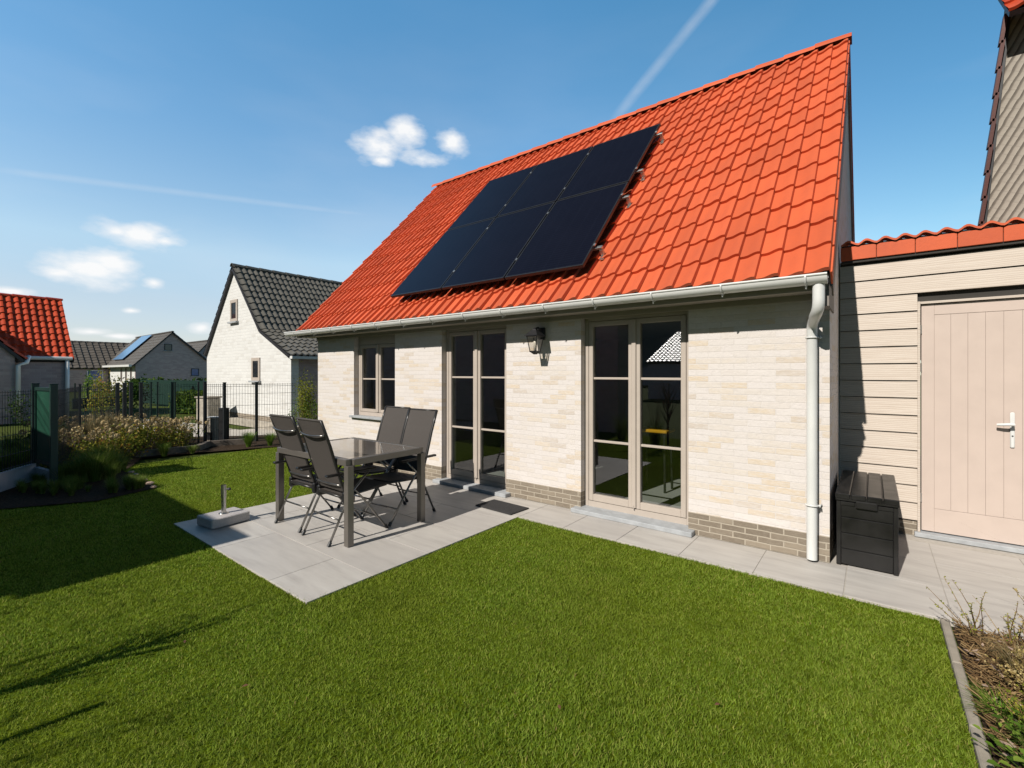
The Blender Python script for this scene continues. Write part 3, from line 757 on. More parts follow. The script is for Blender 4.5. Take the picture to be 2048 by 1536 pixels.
ch=make_chair('high backed dark folding chair on the lawn side of the table, farther from the camera')
ch.location=(-4.47,2.19,0); ch.rotation_euler=(0,0,rad(1))
c2=copy_tree(ch); c2.location=(-3.925,2.175,0); c2.rotation_euler=(0,0,rad(-1)); c2['label']='high backed dark folding chair on the lawn side of the table, nearest the camera'
c3=copy_tree(ch); c3.location=(-4.50,3.47,0); c3.rotation_euler=(0,0,rad(183)); c3['label']='high backed dark folding chair on the house side of the table, nearer the small window'
c4=copy_tree(ch); c4.location=(-3.975,3.41,0); c4.rotation_euler=(0,0,rad(184)); c4['label']='high backed dark folding chair on the house side of the table, nearer the french door'

# parasol base
pb=empty('parasol_base',(-5.125,1.87,0),'square granite parasol base with a short steel tube at the terrace corner','parasol base',rz=rad(6))
g=MB(); g.cbox(-.15,.15,-.18,.18,.004,.095,.008); g.build('slab',M['granite'],pb)
g=MB(); g.tube([(0,0,.09),(0,0,.375)],.021,14,cap=False); g.tube([(0,0,.093),(0,0,.10)],.045,14); g.tube([(0,0,.25),(0,0,.378)],.024,14,cap=False)
g.build('tube',M['chrome'],pb,smooth=True)
g=MB(); g.tube([(.02,0,.34),(.055,.02,.34)],.007,8); g.tube([(.05,.018,.34),(.07,.026,.34)],.014,8); g.build('knob',M['black_metal'],pb)
# mat
dm=empty('doormat',(-3.26,3.99,0),'black rectangular doormat on the paving before the left french door','doormat',rz=rad(-3))
g=MB(); g.cbox(-.265,.265,-.155,.155,.002,.014,.004)
for i in range(10):
    y=-.135+i*.03; g.box(-.25,.25,y-.008,y+.008,.014,.0165)
g.build('ribbed_pad',M['mat_rubber'],dm)

# ================================================================== SHED
YS=5.66
shed=empty('shed',(0,0,0),'low annex clad in beige boards with a rose beige plank door right of the house','shed')
g=MB(); bh=.1615; z=.10
lefts=[]
for k_ in range(15):
    z0=.14+k_*bh; z1=z0+bh-.006
    if z0>2.60: break
    z1=min(z1,2.60)
    full=z0>2.1
    segs=[(XR+.01,.322)] if not full else [(XR+.01,3.6)]
    if not full: segs.append((1.22,3.6))
    for a,b_ in segs:
        g.prism([(a,YS-.004,z0),(a,YS+.012,z1),(a,YS+.04,z1),(a,YS+.04,z0)],(b_-a,0,0),rng.random())
g.build('siding',M['siding'],shed)
g=MB(); g.box(XR+.01,.32,YS+.04,YS+.1,.0,2.6); g.box(1.22,3.6,YS+.04,YS+.1,0,2.6); g.box(.32,1.22,YS+.04,YS+.1,2.15,2.6); g.box(XR+.01,.318,YS+.026,YS+.04,.135,2.6)
g.build('wall_core',M['roof_under'],shed)
g=MB(); g.box(XR+.01,.318,YS+.0,YS+.04,0,.125); g.build('plinth',M['plinth_front'],shed)
g=MB(); g.cbox(.322,.342,YS-.012,YS+.06,.04,2.155,.002); g.cbox(1.20,1.22,YS-.012,YS+.06,.04,2.155,.002); g.box(.342,1.20,YS+.01,YS+.06,2.135,2.155); g.build('door_frame',M['siding'],shed)
dr=bpy.data.objects.new('door',None); COL.objects.link(dr); dr.parent=shed
g=MB(); g.box(.352,1.192,YS+.052,YS+.085,.05,2.13,0)
# frame stiles/rails around planks
g.cbox(.352,.44,YS+.035,YS+.052,.05,2.13,.002); g.cbox(1.10,1.192,YS+.035,YS+.052,.05,2.13,.002)
g.cbox(.44,1.10,YS+.0355,YS+.052,.05,.26,.002); g.cbox(.44,1.10,YS+.0355,YS+.052,2.03,2.13,.002)
npk=6; wpk=.66/npk
for i in range(npk): g.cbox(.44+i*wpk+.0005,.44+(i+1)*wpk-.0005,YS+.038,YS+.052,.262,2.028,.0012)
g.build('door_leaf',M['door_beige'],dr)
g=MB(); g.cbox(.915,.943,YS+.024,YS+.035,.865,1.165,.006); g.tube([(.929,YS+.024,1.065),(.929,YS-.022,1.065)],.010,10)
g.tube([(.933,YS-.024,1.065),(.90,YS-.028,1.065),(.87,YS-.024,1.062),(.832,YS-.012,1.058)],[.012,.0125,.012,.011],10)
autosmooth(g.build('handle',M['zinc'],dr),40)
g=MB(); g.tube([(.929,YS+.0235,.965),(.929,YS+.022,.965)],.006,10); g.build('keyhole',M['black_metal'],dr)
for z in (.35,1.55,1.9):
    g=MB(); g.tube([(.348,YS+.03,z-.04),(.348,YS+.03,z+.04)],.007,8); g.build('door_hinge',M['alu'],dr)
g=MB(); g.cbox(.30,1.25,YS-.05,YS+.09,.0,.04,.004); g.build('threshold',M['bluestone'],shed)
g=MB(); vd=Vector((0,1,-.28)).normalized()
# roof falling away behind; wave ends seen along the front edge
tile_roof(g,(3.65,9.2,2.70-.28*3.6),(-1,0,0),-vd,3.9,3.72,wave=.14,course=.34,amp=.03,th=.018,seed=9)
rf_=g.build('roof',M['tile_red' if 0 else 'tile_orange'],shed); autosmooth(rf_,35)
g=MB(); x=-.255
while x<3.6:
    g.cbox(x+.002,x+.278,YS-.045,YS-.028,2.605,2.735,.003,rng.random()); x+=.28
g.build('verge_tile',M['tile_orange'],rf_)
g=MB()
# wavy cap course on top of the verge tiles
x0=-.25; nw=28; wv=.14
for wi in range(nw):
    st=8; vs=[]
    for j in range(st+1):
        s_=j/st; x=x0+(wi+s_)*wv; h=(.5-.5*math.cos(2*math.pi*(s_**.8)))*.036
        for (y,dz) in ((YS-.062,.0),(YS-.062,.02),(YS+.12,.012)): vs.append((x,y,2.738+h+dz))
    fs=[]
    for j in range(st):
        a=3*j;b_=a+3; fs+= [(a,b_,b_+1,a+1),(a+1,b_+1,b_+2,a+2)]
    g.add(vs,fs,rng.random())
autosmooth(g.build('cap_tile',M['tile_orange'],rf_),60)
g=MB(); g.box(-.25,3.6,YS-.028,YS+.03,2.58,2.75); g.build('fascia',M['roof_under'],shed)

# ================================================================== storage box
sb=empty('storage_box',(-.04,4.96,0),'black plastic storage box with board pattern and slatted lid by the downpipe','storage box')
X0,X1,YA,YB_=-.188,.188,-.53,.53
g=MB()
g.box(X0+.012,X1-.012,YA+.012,YB_-.012,.01,.50)
for sx in (X0,X1-.03):
    for sy in (YA,YB_-.03): g.cbox(sx,sx+.03,sy,sy+.03,.0,.505,.004)
nb=4; hb=.49/nb
for i in range(nb):
    z0=.012+i*hb; z1=z0+hb-.006
    g.cbox(X0+.03,X1-.03,YA+.002,YA+.02,z0,z1,.003); g.cbox(X0+.03,X1-.03,YB_-.02,YB_-.002,z0,z1,.003)
    g.cbox(X1-.02,X1-.002,YA+.03,YB_-.03,z0,z1,.003); g.cbox(X0+.002,X0+.02,YA+.03,YB_-.03,z0,z1,.003)
g.build('body',M['plastic'],sb)
g=MB(); g.box(X0-.004,X1+.004,YA-.012,YB_+.006,.508,.545); nl=4; wl=(X1-X0+.016)/nl
for i in range(nl): g.cbox(X0-.008+i*wl+.002,X0-.008+(i+1)*wl-.002,YA-.018,YB_+.01,.520,.562,.007)
g.build('lid',M['plastic'],sb)
g=MB(); g.cbox(-.065,.065,YA-.022,YA+.0,.462,.515,.005); g.cbox(X0+.028,-.07,YA-.006,YA+.002,.47,.498,.003); g.cbox(.07,X1-.028,YA-.006,YA+.002,.47,.498,.003); g.build('latch',M['plastic'],sb)

# ================================================================== other houses
def gable_house(e,axis,prof,r0,r1,wallmat_end,wallmat_side,tile,wave,course,amp,step=5,over=.12,eo=.12,th=.02,seed=3,caps=True,flip=False):
    """axis 'y': profile in (x,z) extruded along y ; axis 'x': profile in (y,z) extruded along x"""
    P=(lambda a,r,z:(a,r,z)) if axis=='y' else (lambda a,r,z:(r,a,z))
    a0,a1=prof[0][0],prof[-1][0]
    poly=[(a0,0)]+prof+[(a1,0)]
    g=MB(); dv=Vector(P(0,1,0))
    dropz=.06
    pl_=[P(a,0,max(0,z-dropz) if 0<i<len(poly)-1 else 0) for i,(a,z) in enumerate(poly)]
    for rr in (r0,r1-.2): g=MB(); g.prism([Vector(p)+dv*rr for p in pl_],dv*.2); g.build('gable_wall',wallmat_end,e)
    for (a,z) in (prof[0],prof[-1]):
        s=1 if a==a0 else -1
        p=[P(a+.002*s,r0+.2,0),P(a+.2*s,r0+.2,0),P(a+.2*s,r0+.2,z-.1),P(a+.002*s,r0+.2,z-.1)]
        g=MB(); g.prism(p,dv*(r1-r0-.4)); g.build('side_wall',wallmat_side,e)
    g=MB(); top=max(range(len(prof)),key=lambda i:prof[i][1])
    slabs=[]
    for i in range(len(prof)-1):
        lo,hi=(prof[i],prof[i+1]) if prof[i][1]<prof[i+1][1] else (prof[i+1],prof[i])
        lo=Vector((lo[0],lo[1])); hi=Vector((hi[0],hi[1])); d=(hi-lo); ln=d.length; d.normalize()
        if i in (0,len(prof)-2): lo=lo-d*eo; ln+=eo
        v=Vector(P(d.x,0,d.y)); o=Vector(P(lo.x,r0-over,lo.y)); w_=r1-r0+2*over
        U=Vector(P(0,1,0))
        tile_roof(g,o+U*w_ if flip else o,-U if flip else U,v,w_,ln+.03,wave=wave,course=course,amp=amp,th=th,step=step,seed=seed+i)
        sl=MB(); roof_slab(sl,o,P(0,1,0),v,w_,ln,.08,.01); slabs.append(sl)
    ro=g.build('roof',tile,e); autosmooth(ro,35)
    for sl in slabs: sl.build('barge_board',M['fascia_dark'],ro)
    if caps:
        g=MB(); ridge_caps(g,P(prof[top][0],r0-over,prof[top][1]+.05),P(prof[top][0],r1+over,prof[top][1]+.05),.10,.4,5); g.build('ridge_cap',tile,ro)
    return ro
def small_window(e,axis,plane,a0,a1,z0,z1,glass,frame,sgn=-1,sill=None,fw=.05,name='window'):
    """window proud of a wall plane; axis 'y' = wall in plane y=plane (a is x); 'x' = wall in plane x=plane"""
    def bx(mb,a,b,d0,d1,z,zz):
        if axis=='y': mb.box(a,b,min(plane+sgn*d0,plane+sgn*d1),max(plane+sgn*d0,plane+sgn*d1),z,zz)
        else: mb.box(min(plane+sgn*d0,plane+sgn*d1),max(plane+sgn*d0,plane+sgn*d1),a,b,z,zz)
    f=MB(); bx(f,a0,a0+fw,.002,.03,z0,z1); bx(f,a1-fw,a1,.002,.03,z0,z1); bx(f,a0+fw,a1-fw,.002,.03,z0,z0+fw); bx(f,a0+fw,a1-fw,.002,.03,z1-fw,z1)
    fo=f.build(name,frame,e)
    p=MB(); bx(p,a0+fw,a1-fw,.003,.012,z0+fw,z1-fw); p.build('pane',glass,fo)
    if sill:
        s=MB(); bx(s,a0-.05,a1+.05,.002,.09,z0-.05,z0-.002); s.build('sill',sill,fo)
# white house
wh=empty('white_house',(0,0,0),'white brick house with dark tiled flared roof beyond the wire fence','house')
prW=[(-17.5,2.2),(-15.3,4.74),(-13.42,2.70),(-11.82,1.99)]
gable_house(wh,'y',prW,5.88,15.5,M['white_brick'],M['grey_brick'],M['tile_dark'],.17,.27,.052,step=7,over=.08,eo=.12,th=.035,seed=21)  # shade put into the wall colour: grey brick side, white lit gable
small_window(wh,'y',5.88,-15.56,-15.05,3.06,3.72,M['dark_window'],M['frame'],sill=M['bluestone'],fw=.09)
small_window(wh,'y',5.88,-14.08,-13.56,1.28,1.93,M['dark_window'],M['frame'],sill=M['bluestone'],fw=.09)
g=MB(); g.box(-17.5,-11.80,5.868,6.0,0,.30); g.build('plinth',M['plinth_front'],wh)
g=MB(); g.box(-11.80,-11.6,5.80,15.5,1.86,1.93); g.build('gutter',M['zinc'],wh)
# grey gable house
gh=empty('grey_gable_house',(0,0,0),'brick house with a shaded grey gable and a blue solar strip on its dark roof, in the distance','house')
prG=[(9.7,2.25),(11.95,4.66),(14.2,2.65),(15.6,1.95)]
gable_house(gh,'x',prG,-52,-42.6,M['grey_brick'],M['white_brick'],M['tile_slate'],.3,.35,.02,step=2,over=.15,eo=.3,seed=31)  # light put into the walls: white brick sunlit side, grey shaded gable
small_window(gh,'x',-42.6,11.45,11.95,3.2,3.72,M['dark_window'],M['fascia_dark'],sgn=1,sill=M['bluestone'])
small_window(gh,'x',-42.6,13.2,13.75,1.25,1.85,M['blue_window'],M['fascia_dark'],sgn=1,sill=M['bluestone'])
for i in range(3): small_window(gh,'y',9.7,-46.6+i*1.35,-46.2+i*1.35,.8,1.9,M['dark_window'],M['frame'],sgn=-1)
g=MB(); g.box(-52,-42.3,9.25,9.42,1.95,2.1); g.build('gutter',M['zinc'],gh)
d=Vector((0,2.25,2.41)).normalized(); nn=Vector((0,-d.z,d.y)); p0=Vector((-49.6,9.75,2.30))+nn*.12
g=MB(); g.prism([p0+d*.25,p0+d*.25+Vector((2.9,0,0)),p0+d*3.05+Vector((2.9,0,0)),p0+d*3.05],nn*.04); g.build('solar_panel',M['solar_blue'],gh)
# second roof behind the grey house
g2=empty('dark_roofed_house',(0,0,0),'dark roofed house just behind the right slope of the grey gable house','house')
gable_house(g2,'x',[(15.0,2.2),(17.0,4.6),(19.6,2.2)],-62,-50,M['grey_brick'],M['grey_brick_x'],M['tile_slate'],.3,.35,.02,step=2,over=.15,eo=.2,seed=35)
# long brown roofed house
bh_=empty('long_house',(0,0,0),'long low brick house with a brown tiled roof in the far left distance','house')
prB=[(-56.5,2.1),(-53.3,4.15),(-50.2,1.98)]
gable_house(bh_,'y',prB,2.5,30,M['grey_brick_x'],M['grey_brick'],M['tile_brown'],.42,.38,.07,step=4,over=.1,eo=.2,th=.03,seed=41)
small_window(bh_,'x',-50.2,10.4,11.0,.9,1.8,M['dark_window'],M['zinc'],sgn=1); small_window(bh_,'x',-50.2,8.3,9.3,.9,1.7,M['blue_window'],M['zinc'],sgn=1)
g=MB(); g.box(-50.2,-50.16,11.2,12.1,0,1.9); g.build('door',M['fascia_dark'],bh_)
g=MB(); g.box(-53.6,-53.1,13.6,14.2,3.9,4.45); g.build('chimney',M['grey_brick'],bh_)
# far house at right of the grey one
fh=empty('far_house',(0,0,0),'far brown roofed house glimpsed between the grey gable and the white house','house')
gable_house(fh,'y',[(-74,2),(-71,4.7),(-68,2)],22,36,M['grey_brick_x'],M['grey_brick'],M['tile_brown'],.4,.4,.05,step=2,seed=45)
# red roofed house left with wing
rh=empty('red_roofed_house',(0,0,0),'grey brick house with a glossy red tiled roof at the left edge','house')
prR=[(-25.4,2.05),(-23.2,4.12),(-21.05,2.02)]
gable_house(rh,'y',prR,-6,3.05,M['grey_brick_x'],M['grey_brick'],M['tile_red'],.18,.31,.06,step=7,over=.10,eo=.15,th=.04,seed=51)
rw=MB(); prw=[(-2.3,2.1),(-.3,4.3),(1.72,2.1)]
gable_house(rh,'x',prw,-22.6,-20.0,M['grey_brick'],M['grey_brick_x'],M['tile_red'],.18,.31,.06,step=7,over=.1,eo=.3,th=.04,seed=55)
g=MB(); g.tube([(-20.92,-6,2.0),(-20.92,3.1,1.97)],.06,8); g.build('gutter',M['zinc'],rh)
g=MB(); g.tube([(-20.95,2.98,1.97),(-20.95,2.98,0)],.055,10); g.build('downpipe',M['zinc'],rh,smooth=True)
g=MB(); g.tube([(-20.1,2.02,2.0),(-19.93,1.95,1.8),(-19.93,1.78,1.72),(-19.93,1.78,0)],.055,10); g.build('downpipe',M['zinc'],rh,smooth=True)
# neighbour on the right: slate hung gable with red verge
nh=empty('slate_hung_house',(0,0,0),'tall neighbouring house clad in grey tan slates with red verge tiles at the right edge','house')
m,nt,b=newmat('diagonal_slates'); setp(b,.85,0,.2)
v=coords(nt,'xzy'); sp=nt.nodes.new('ShaderNodeSeparateXYZ'); L(nt,v,sp.inputs[0])
u1=math_(nt,'ADD',math_(nt,'MULTIPLY',sp.outputs[0],13.),math_(nt,'MULTIPLY',sp.outputs[1],-6.5)); nz=noise(nt,v,5,3); u1=math_(nt,'ADD',u1,math_(nt,'MULTIPLY',nz,.5))
f1=math_(nt,'FRACT',u1); u2=math_(nt,'FRACT',math_(nt,'MULTIPLY_ADD',sp.outputs[1],9.,math_(nt,'MULTIPLY',sp.outputs[0],4)))
c=ramp(nt,f1,[(0,(.07,.06,.05)),(.25,(.13,.11,.09)),(.45,(.36,.32,.27)),(1,(.44,.40,.34))]); c=mix(nt,math_(nt,'MULTIPLY',math_(nt,'LESS_THAN',u2,.10),.2),c,(.12,.10,.09))
c=mix(nt,math_(nt,'MULTIPLY',noise(nt,v,14,3),.5),c,(.26,.23,.2)); L(nt,c,b.inputs['Base Color']); bump(nt,b,f1,.8,.02); M['slates']=m
yn=8.0
Ln_=[(1.03,3.15),(1.03,0),(6,0),(6,8.5),(1.45,8.5),(1.36,7.2)]
g=MB(); g.prism([(1.03,yn,0),(1.045,yn,3.2),(1.255,yn,5.75),(1.42,yn,7.9),(6,yn,7.9),(6,yn,0)],(0,.2,0)); g.build('gable_wall',M['slates'],nh)
g=MB(); g.prism([(1.0,yn+.0,0),(1.01,yn,3.2),(1.22,yn,5.75),(1.38,yn,7.9),(6,yn,7.9),(6,yn+.0,0)],(0,0,0.001)) if 0 else None
vt=MB()
A=Vector((1.015,yn-.05,3.0)); B=Vector((1.235,yn-.05,5.72)); d=(B-A).normalized(); nseg=9; ln=(B-A).length/nseg
for i in range(nseg):
    a=A+d*(i*ln); b_=A+d*((i+1)*ln+.03); vt.obox(a+Vector((-.012,0,0)),b_+Vector((.004,0,0)),.10,.035,up=(1,0,0),r=rng.random())
vt.build('verge_tile',M['verge_shaded'],nh)
g=MB(); g.prism([(1.05,yn-.01,2.6),(1.075,yn-.01,3.2),(1.29,yn-.01,5.75),(1.255,yn-.01,5.75),(1.04,yn-.01,3.2),(1.02,yn-.01,2.6)],(0,-.02,0)); g.build('verge_board',M['fascia_dark'],nh)
g=MB(); tile_roof(g,(1.21,yn-.40,5.60),(1,.0,-.0),(0,.72,.69),2.6,2.6,wave=.2,course=.3,amp=.05,th=.03,seed=61)
ro=g.build('roof',M['tile_red'],nh); autosmooth(ro,35)
g=MB(); roof_slab(g,(1.22,yn-.40,5.60),(1,0,0),(0,.72,.69),2.48,2.6,.05,.01); g.build('underlay',M['fascia_dark'],ro)
# off-frame neighbours that shade the lawn / stand in the panes
cs=empty('garden_shed',(0,0,0),'dark flat roofed outbuilding out of frame whose shadow lies across the lawn','shed')
g=MB(); g.box(-16,-5.02,-2.85,-1.62,0,2.72); g.build('wall',M['grey_brick_x'],cs)
g=MB(); g.box(-16.1,-4.92,-2.95,-1.55,2.722,2.80); g.build('roof',M['fascia_dark'],cs)
on=empty('opposite_house',(0,0,0),'long tiled house put behind the camera, its tall roof added to keep sky out of the panes','house')
gable_house(on,'x',[(-54,2.4),(-49,11.2),(-44,2.3)],-110,20,M['grey_brick'],M['grey_brick_x'],M['tile_dark'],.3,.34,.05,step=4,seed=71)  # ridge raised so this unseen house blocks the sky from the pane reflections
an=empty('opposite_annex',(0,0,0),'low annex with sunlit tiled roof before the long house, seen only in the panes','house')
gable_house(an,'x',[(-28,2.15),(-22.4,4.25),(-16.95,2.15)],-10.3,2,M['grey_brick'],M['grey_brick_x'],M['tile_glazed'],.24,.34,.06,step=7,th=.035,seed=75,flip=True)
# ================================================================== fences
def mesh_panel(p0,p1,z0,z1,mat,parent,sp=.05,t=.0045,name='wire_mesh',hz=None):
    p0=Vector((*p0,0));p1=Vector((*p1,0)); d=p1-p0; ln=d.length; d.normalize(); k=int(ln/sp); g=MB(); nrm=Vector((-d.y,d.x,0))
    for i in range(k+1):
        c=p0+d*(i*ln/max(1,k)); g.obox(c+Vector((0,0,z0)),c+Vector((0,0,z1)),t,t,up=d)
    for z in (hz or [z0+.03,z0+.2,z0+.45,z0+.7,z1-.22,z1-.06,z1-.02]):
        g.obox(p0+nrm*.006+Vector((0,0,z)),p1+nrm*.006+Vector((0,0,z)),t*1.4,t*1.4)
    return g.build(name,mat,parent)
def post(p,h,mat,parent,w_=.05):
    g=MB(); g.cbox(p[0]-w_/2,p[0]+w_/2,p[1]-w_/2,p[1]+w_/2,0,h,.004); g.box(p[0]-w_/2-.003,p[0]+w_/2+.003,p[1]-w_/2-.003,p[1]+w_/2+.003,h,h+.012); return g.build('post',mat,parent)
def pos(px,d):
    u=(px-1024)/924.39; return (d*(-.61566+u*.78801), d*(.78801+u*.61566))
Pg0=(-9.25,.99); Pg1=(-8.57,1.09); Pc=(-8.1,.26)
f1=empty('wire_fence',(0,0,0),'dark wire mesh fence left of the green gate, on a pale concrete gravel board','fence')
mesh_panel(Pg0,Pc,.24,1.27,M['anthracite'],f1); post(Pc,1.3,M['anthracite'],f1)
g=MB(); g.obox((Pg0[0],Pg0[1],.12),(Pc[0],Pc[1],.12),.05,.24); g.build('gravel_board',M['white_concrete'],f1)
gt_=empty('green_gate',(0,0,0),'green metal garden gate with a solid panel between two square posts','gate')
for p in (Pg0,Pg1): post(p,1.345,M['green_metal'],gt_,.075)
g=MB(); a=Vector((*Pg0,0));b_=Vector((*Pg1,0)); d=(b_-a).normalized(); a2=a+d*.06;b2=b_-d*.06
g.obox(a2+Vector((0,0,.78)),b2+Vector((0,0,.78)),.012,.96); g.build('panel',M['green_panel'],gt_)
g=MB(); g.obox(a2+Vector((0,0,1.28)),b2+Vector((0,0,1.28)),.04,.045); g.obox(a2+Vector((0,0,.28)),b2+Vector((0,0,.28)),.04,.045)
for q in (a2,b2): g.obox(q+Vector((0,0,.25)),q+Vector((0,0,1.3)),.04,.04,up=d)
g.build('gate_frame',M['green_metal'],gt_)
g=MB(); g.obox(a2+Vector((0,0,.10)),b2+Vector((0,0,.10)),.05,.18); g.build('gravel_board',M['white_concrete'],gt_)
f2=empty('wire_fence',(0,0,0),'dark wire mesh fence behind the flower bed, right of the green gate','fence')
pts=[Pg1]+[pos(px,d) for px,d in ((160,7.8),(235,8.7),(249,8.85),(262,9.0),(282,9.2),(302,9.5),(315,9.6),(344,9.6),(350,9.55),(397,9.9),(410,9.9))]
for i in range(len(pts)-1):
    dl=math.hypot(pts[i+1][0]-pts[i][0],pts[i+1][1]-pts[i][1])
    if dl>.3: mesh_panel(pts[i],pts[i+1],.05,1.27,M['anthracite'] if i<6 else M['green_metal'],f2)
for i,p in enumerate(pts[1:]): post(p,1.30,M['anthracite'] if i not in (5,6,7,8) else M['green_metal'],f2,.055 if i in (1,2,3,4,7,10) else .03)
f3=empty('wire_fence',(0,0,0),'black wire mesh fence in front of the white house','fence')
q=[pos(449,9.75),pos(513,10.1),pos(590,10.55)]
mesh_panel(q[0],q[1],.1,1.27,M['anthracite'],f3); mesh_panel(q[1],q[2],.1,1.27,M['anthracite'],f3); mesh_panel(pts[-1],q[0],.1,1.27,M['anthracite'],f3)
for p in q[:2]: post(p,1.29,M['anthracite'],f3,.05)
# dark green screens further away
f4=empty('green_screen_fence',(0,0,0),'far dark green screened fence below the grey gable house','fence')
a=pos(282,22);b_=pos(418,19)
g=MB(); g.obox((*a,.62),(*b_,.62),.04,1.1); g.build('screen',M['green_metal'],f4)
a=pos(145,19);b_=pos(240,21)
g=MB(); g.obox((*a,.22),(*b_,.22),.04,.44); g.build('low_screen',M['green_metal'],f4)
for px in (150,175,205): post(pos(px,19.5),1.05,M['green_metal'],f4,.05)
# pillars, box, bollard
sp1=empty('stone_pillar',(*pos(417,13.6),0),'broad pale stone pillar with a flat cap behind the fence post','pillar',rz=rad(20))
g=MB(); g.cbox(-.24,.24,-.2,.2,0,.76,.02); g.build('shaft',M['stone'],sp1); g=MB(); g.cbox(-.27,.27,-.23,.23,.762,.81,.01); g.build('cap',M['concrete'],sp1)
mb_=empty('meter_box',(*pos(426,10.2),0),'pale grey service box with rounded lid beside the black bollard','service box',rz=rad(25))
g=MB(); g.cbox(-.11,.11,-.09,.09,0,.50,.012); g.build('body',M['concrete'],mb_); g=MB(); g.cbox(-.12,.12,-.10,.10,.502,.535,.012); g.build('lid',M['zinc'],mb_)
g=MB(); g.cbox(-.07,.07,-.096,-.088,.03,.2,.003); g.build('opening',M['black_metal'],mb_)
bl=empty('black_bollard',(*pos(448,10.0),0),'short black pillar standing between the pale service box and the fence','bollard',rz=rad(10))
g=MB(); g.cbox(-.085,.085,-.07,.07,0,.72,.01); g.build('shaft',M['black_metal'],bl); g=MB(); g.cbox(-.09,.09,-.075,.075,.722,.745,.006); g.build('cap',M['anthracite'],bl)
# timber sleeper edging
se=empty('timber_edging',(0,0,0),'low weathered timber edging in front of the flower bed','edging')
g=MB(); e_=[pos(262,8.15),pos(330,8.5),pos(395,8.85),pos(418,9.4),pos(500,9.75)]
for i in range(4): g.obox((*e_[i],.05),(*e_[i+1],.05),.09,.13,r=rng.random())
g.build('sleeper',M['sleeper'],se)
ke=empty('low_wall',(0,0,0),'low stone border wall along the path at the foot of the white house','low wall')
g=MB(); a=pos(455,14.0);b_=pos(600,11.4); g.obox((*a,.08),(*b_,.08),.18,.18); g.build('coping',M['stone'],ke)
# bucket chair shaped small items: thin pole
# distant green: hedge band & shrubs
def hedge(name,label,a,b_,h,th,n,mat,ls,cat='hedge'):
    e=empty(name,(a[0],a[1],0),label,cat); a=Vector((0,0,0)); bb=Vector((b_[0]-e.location.x,b_[1]-e.location.y,0)); g=MB(); d=bb-a; nn_=Vector((-d.y,d.x,0)).normalized()
    for i in range(n):
        t=rng.random(); hh=h*(1+.12*math.sin(t*23)+.08*math.sin(t*57+1)); z=hh*rng.random()**.8; c=a+d*t+nn_*rng.uniform(-th,th)*.5+Vector((0,0,z))
        l=Vector((rng.gauss(0,1),rng.gauss(0,1),rng.gauss(0,1))).normalized()*ls*rng.uniform(.6,1.3); w_=l.cross(Vector((rng.gauss(0,1),rng.gauss(0,1),rng.gauss(0,1)))).normalized()*ls*.5
        g.add([c-l,c+w_,c+l,c-w_],[(0,1,2,3)],rng.random())
    g.build('foliage',mat,e,smooth='open')
    g=MB(); g.obox(tuple(a+Vector((0,0,h*.42))),tuple(bb+Vector((0,0,h*.42))),th*.6,h*.8); g.build('stems',M['hedge'],e)
    return e
hedge('hedge','dark green hedge below the grey gable house, behind the screened fence',pos(265,26),pos(425,23),1.05,.8,2600,M['hedge'],.12)
hedge('hedge','clipped green hedge right of centre in the distance, brighter than its neighbour',pos(350,17.5),pos(425,17),.75,.6,1500,M['leaf'],.08)
hedge('hedge','dark hedge before the long brown roofed house',pos(150,40),pos(225,40),1.2,1,900,M['hedge'],.2)

# ================================================================== plants
def shrub_mesh(n,rx,ry,h,leaf,rgs,base=0.05,clumps=9,flat=.0):
    g=MB(); cl=[(rgs.uniform(-.6,.6)*rx,rgs.uniform(-.6,.6)*ry,rgs.uniform(.25,.85)*h,rgs.uniform(.3,.5)) for _ in range(clumps)]
    for i in range(n):
        cx,cy,cz,cr=rgs.choice(cl)
        c=Vector((cx+rgs.gauss(0,1)*rx*cr*.55,cy+rgs.gauss(0,1)*ry*cr*.55,max(base,cz+rgs.gauss(0,1)*h*cr*.42)))
        dirv=Vector((rgs.gauss(0,1),rgs.gauss(0,1),rgs.gauss(0,.7)+.3)).normalized(); l=dirv*leaf*rgs.uniform(.6,1.3)
        w_=dirv.cross(Vector((rgs.gauss(0,1),rgs.gauss(0,1),rgs.gauss(0,1)))).normalized()*leaf*rgs.uniform(.3,.5); up=Vector((0,0,leaf*.15))
        g.add([c,c+l*.5+w_+up,c+l,c+l*.5-w_+up],[(0,1,2,3)],min(1,max(0,rgs.gauss(.5,.25))))
    st=MB()
    for cx,cy,cz,cr in cl: st.tube([(cx*.15,cy*.15,0),(cx*.6,cy*.6,cz*.5),(cx,cy,cz)],[.008,.006,.003],5)
    return g,st,cl
def tuft_mesh(n,h,spread,wd,rgs,droop=.5,segs=4):
    g=MB()
    for i in range(n):
        a=rgs.uniform(0,6.283); r0=rgs.uniform(0,.25)*spread; hh=h*rgs.uniform(.5,1.1); out=spread*rgs.uniform(.3,1.1); dv=Vector((math.cos(a),math.sin(a),0)); sd=Vector((-dv.y,dv.x,0))*wd*rgs.uniform(.6,1.2)
        vs=[];
        for k_ in range(segs+1):
            t=k_/segs; p=dv*(r0+out*t**1.6)+Vector((0,0,hh*(t-droop*t**2.6))); w_=sd*(1-t*.85)
            vs+= [p-w_,p+w_]
        g.add(vs,[(2*k_,2*k_+1,2*k_+3,2*k_+2) for k_ in range(segs)],min(1,max(0,rgs.gauss(.5,.25))))
    return g
def dress(e,parts):
    for nm,mb,mat in parts: mb.build(nm,mat,e,smooth='open')
protoH=[]
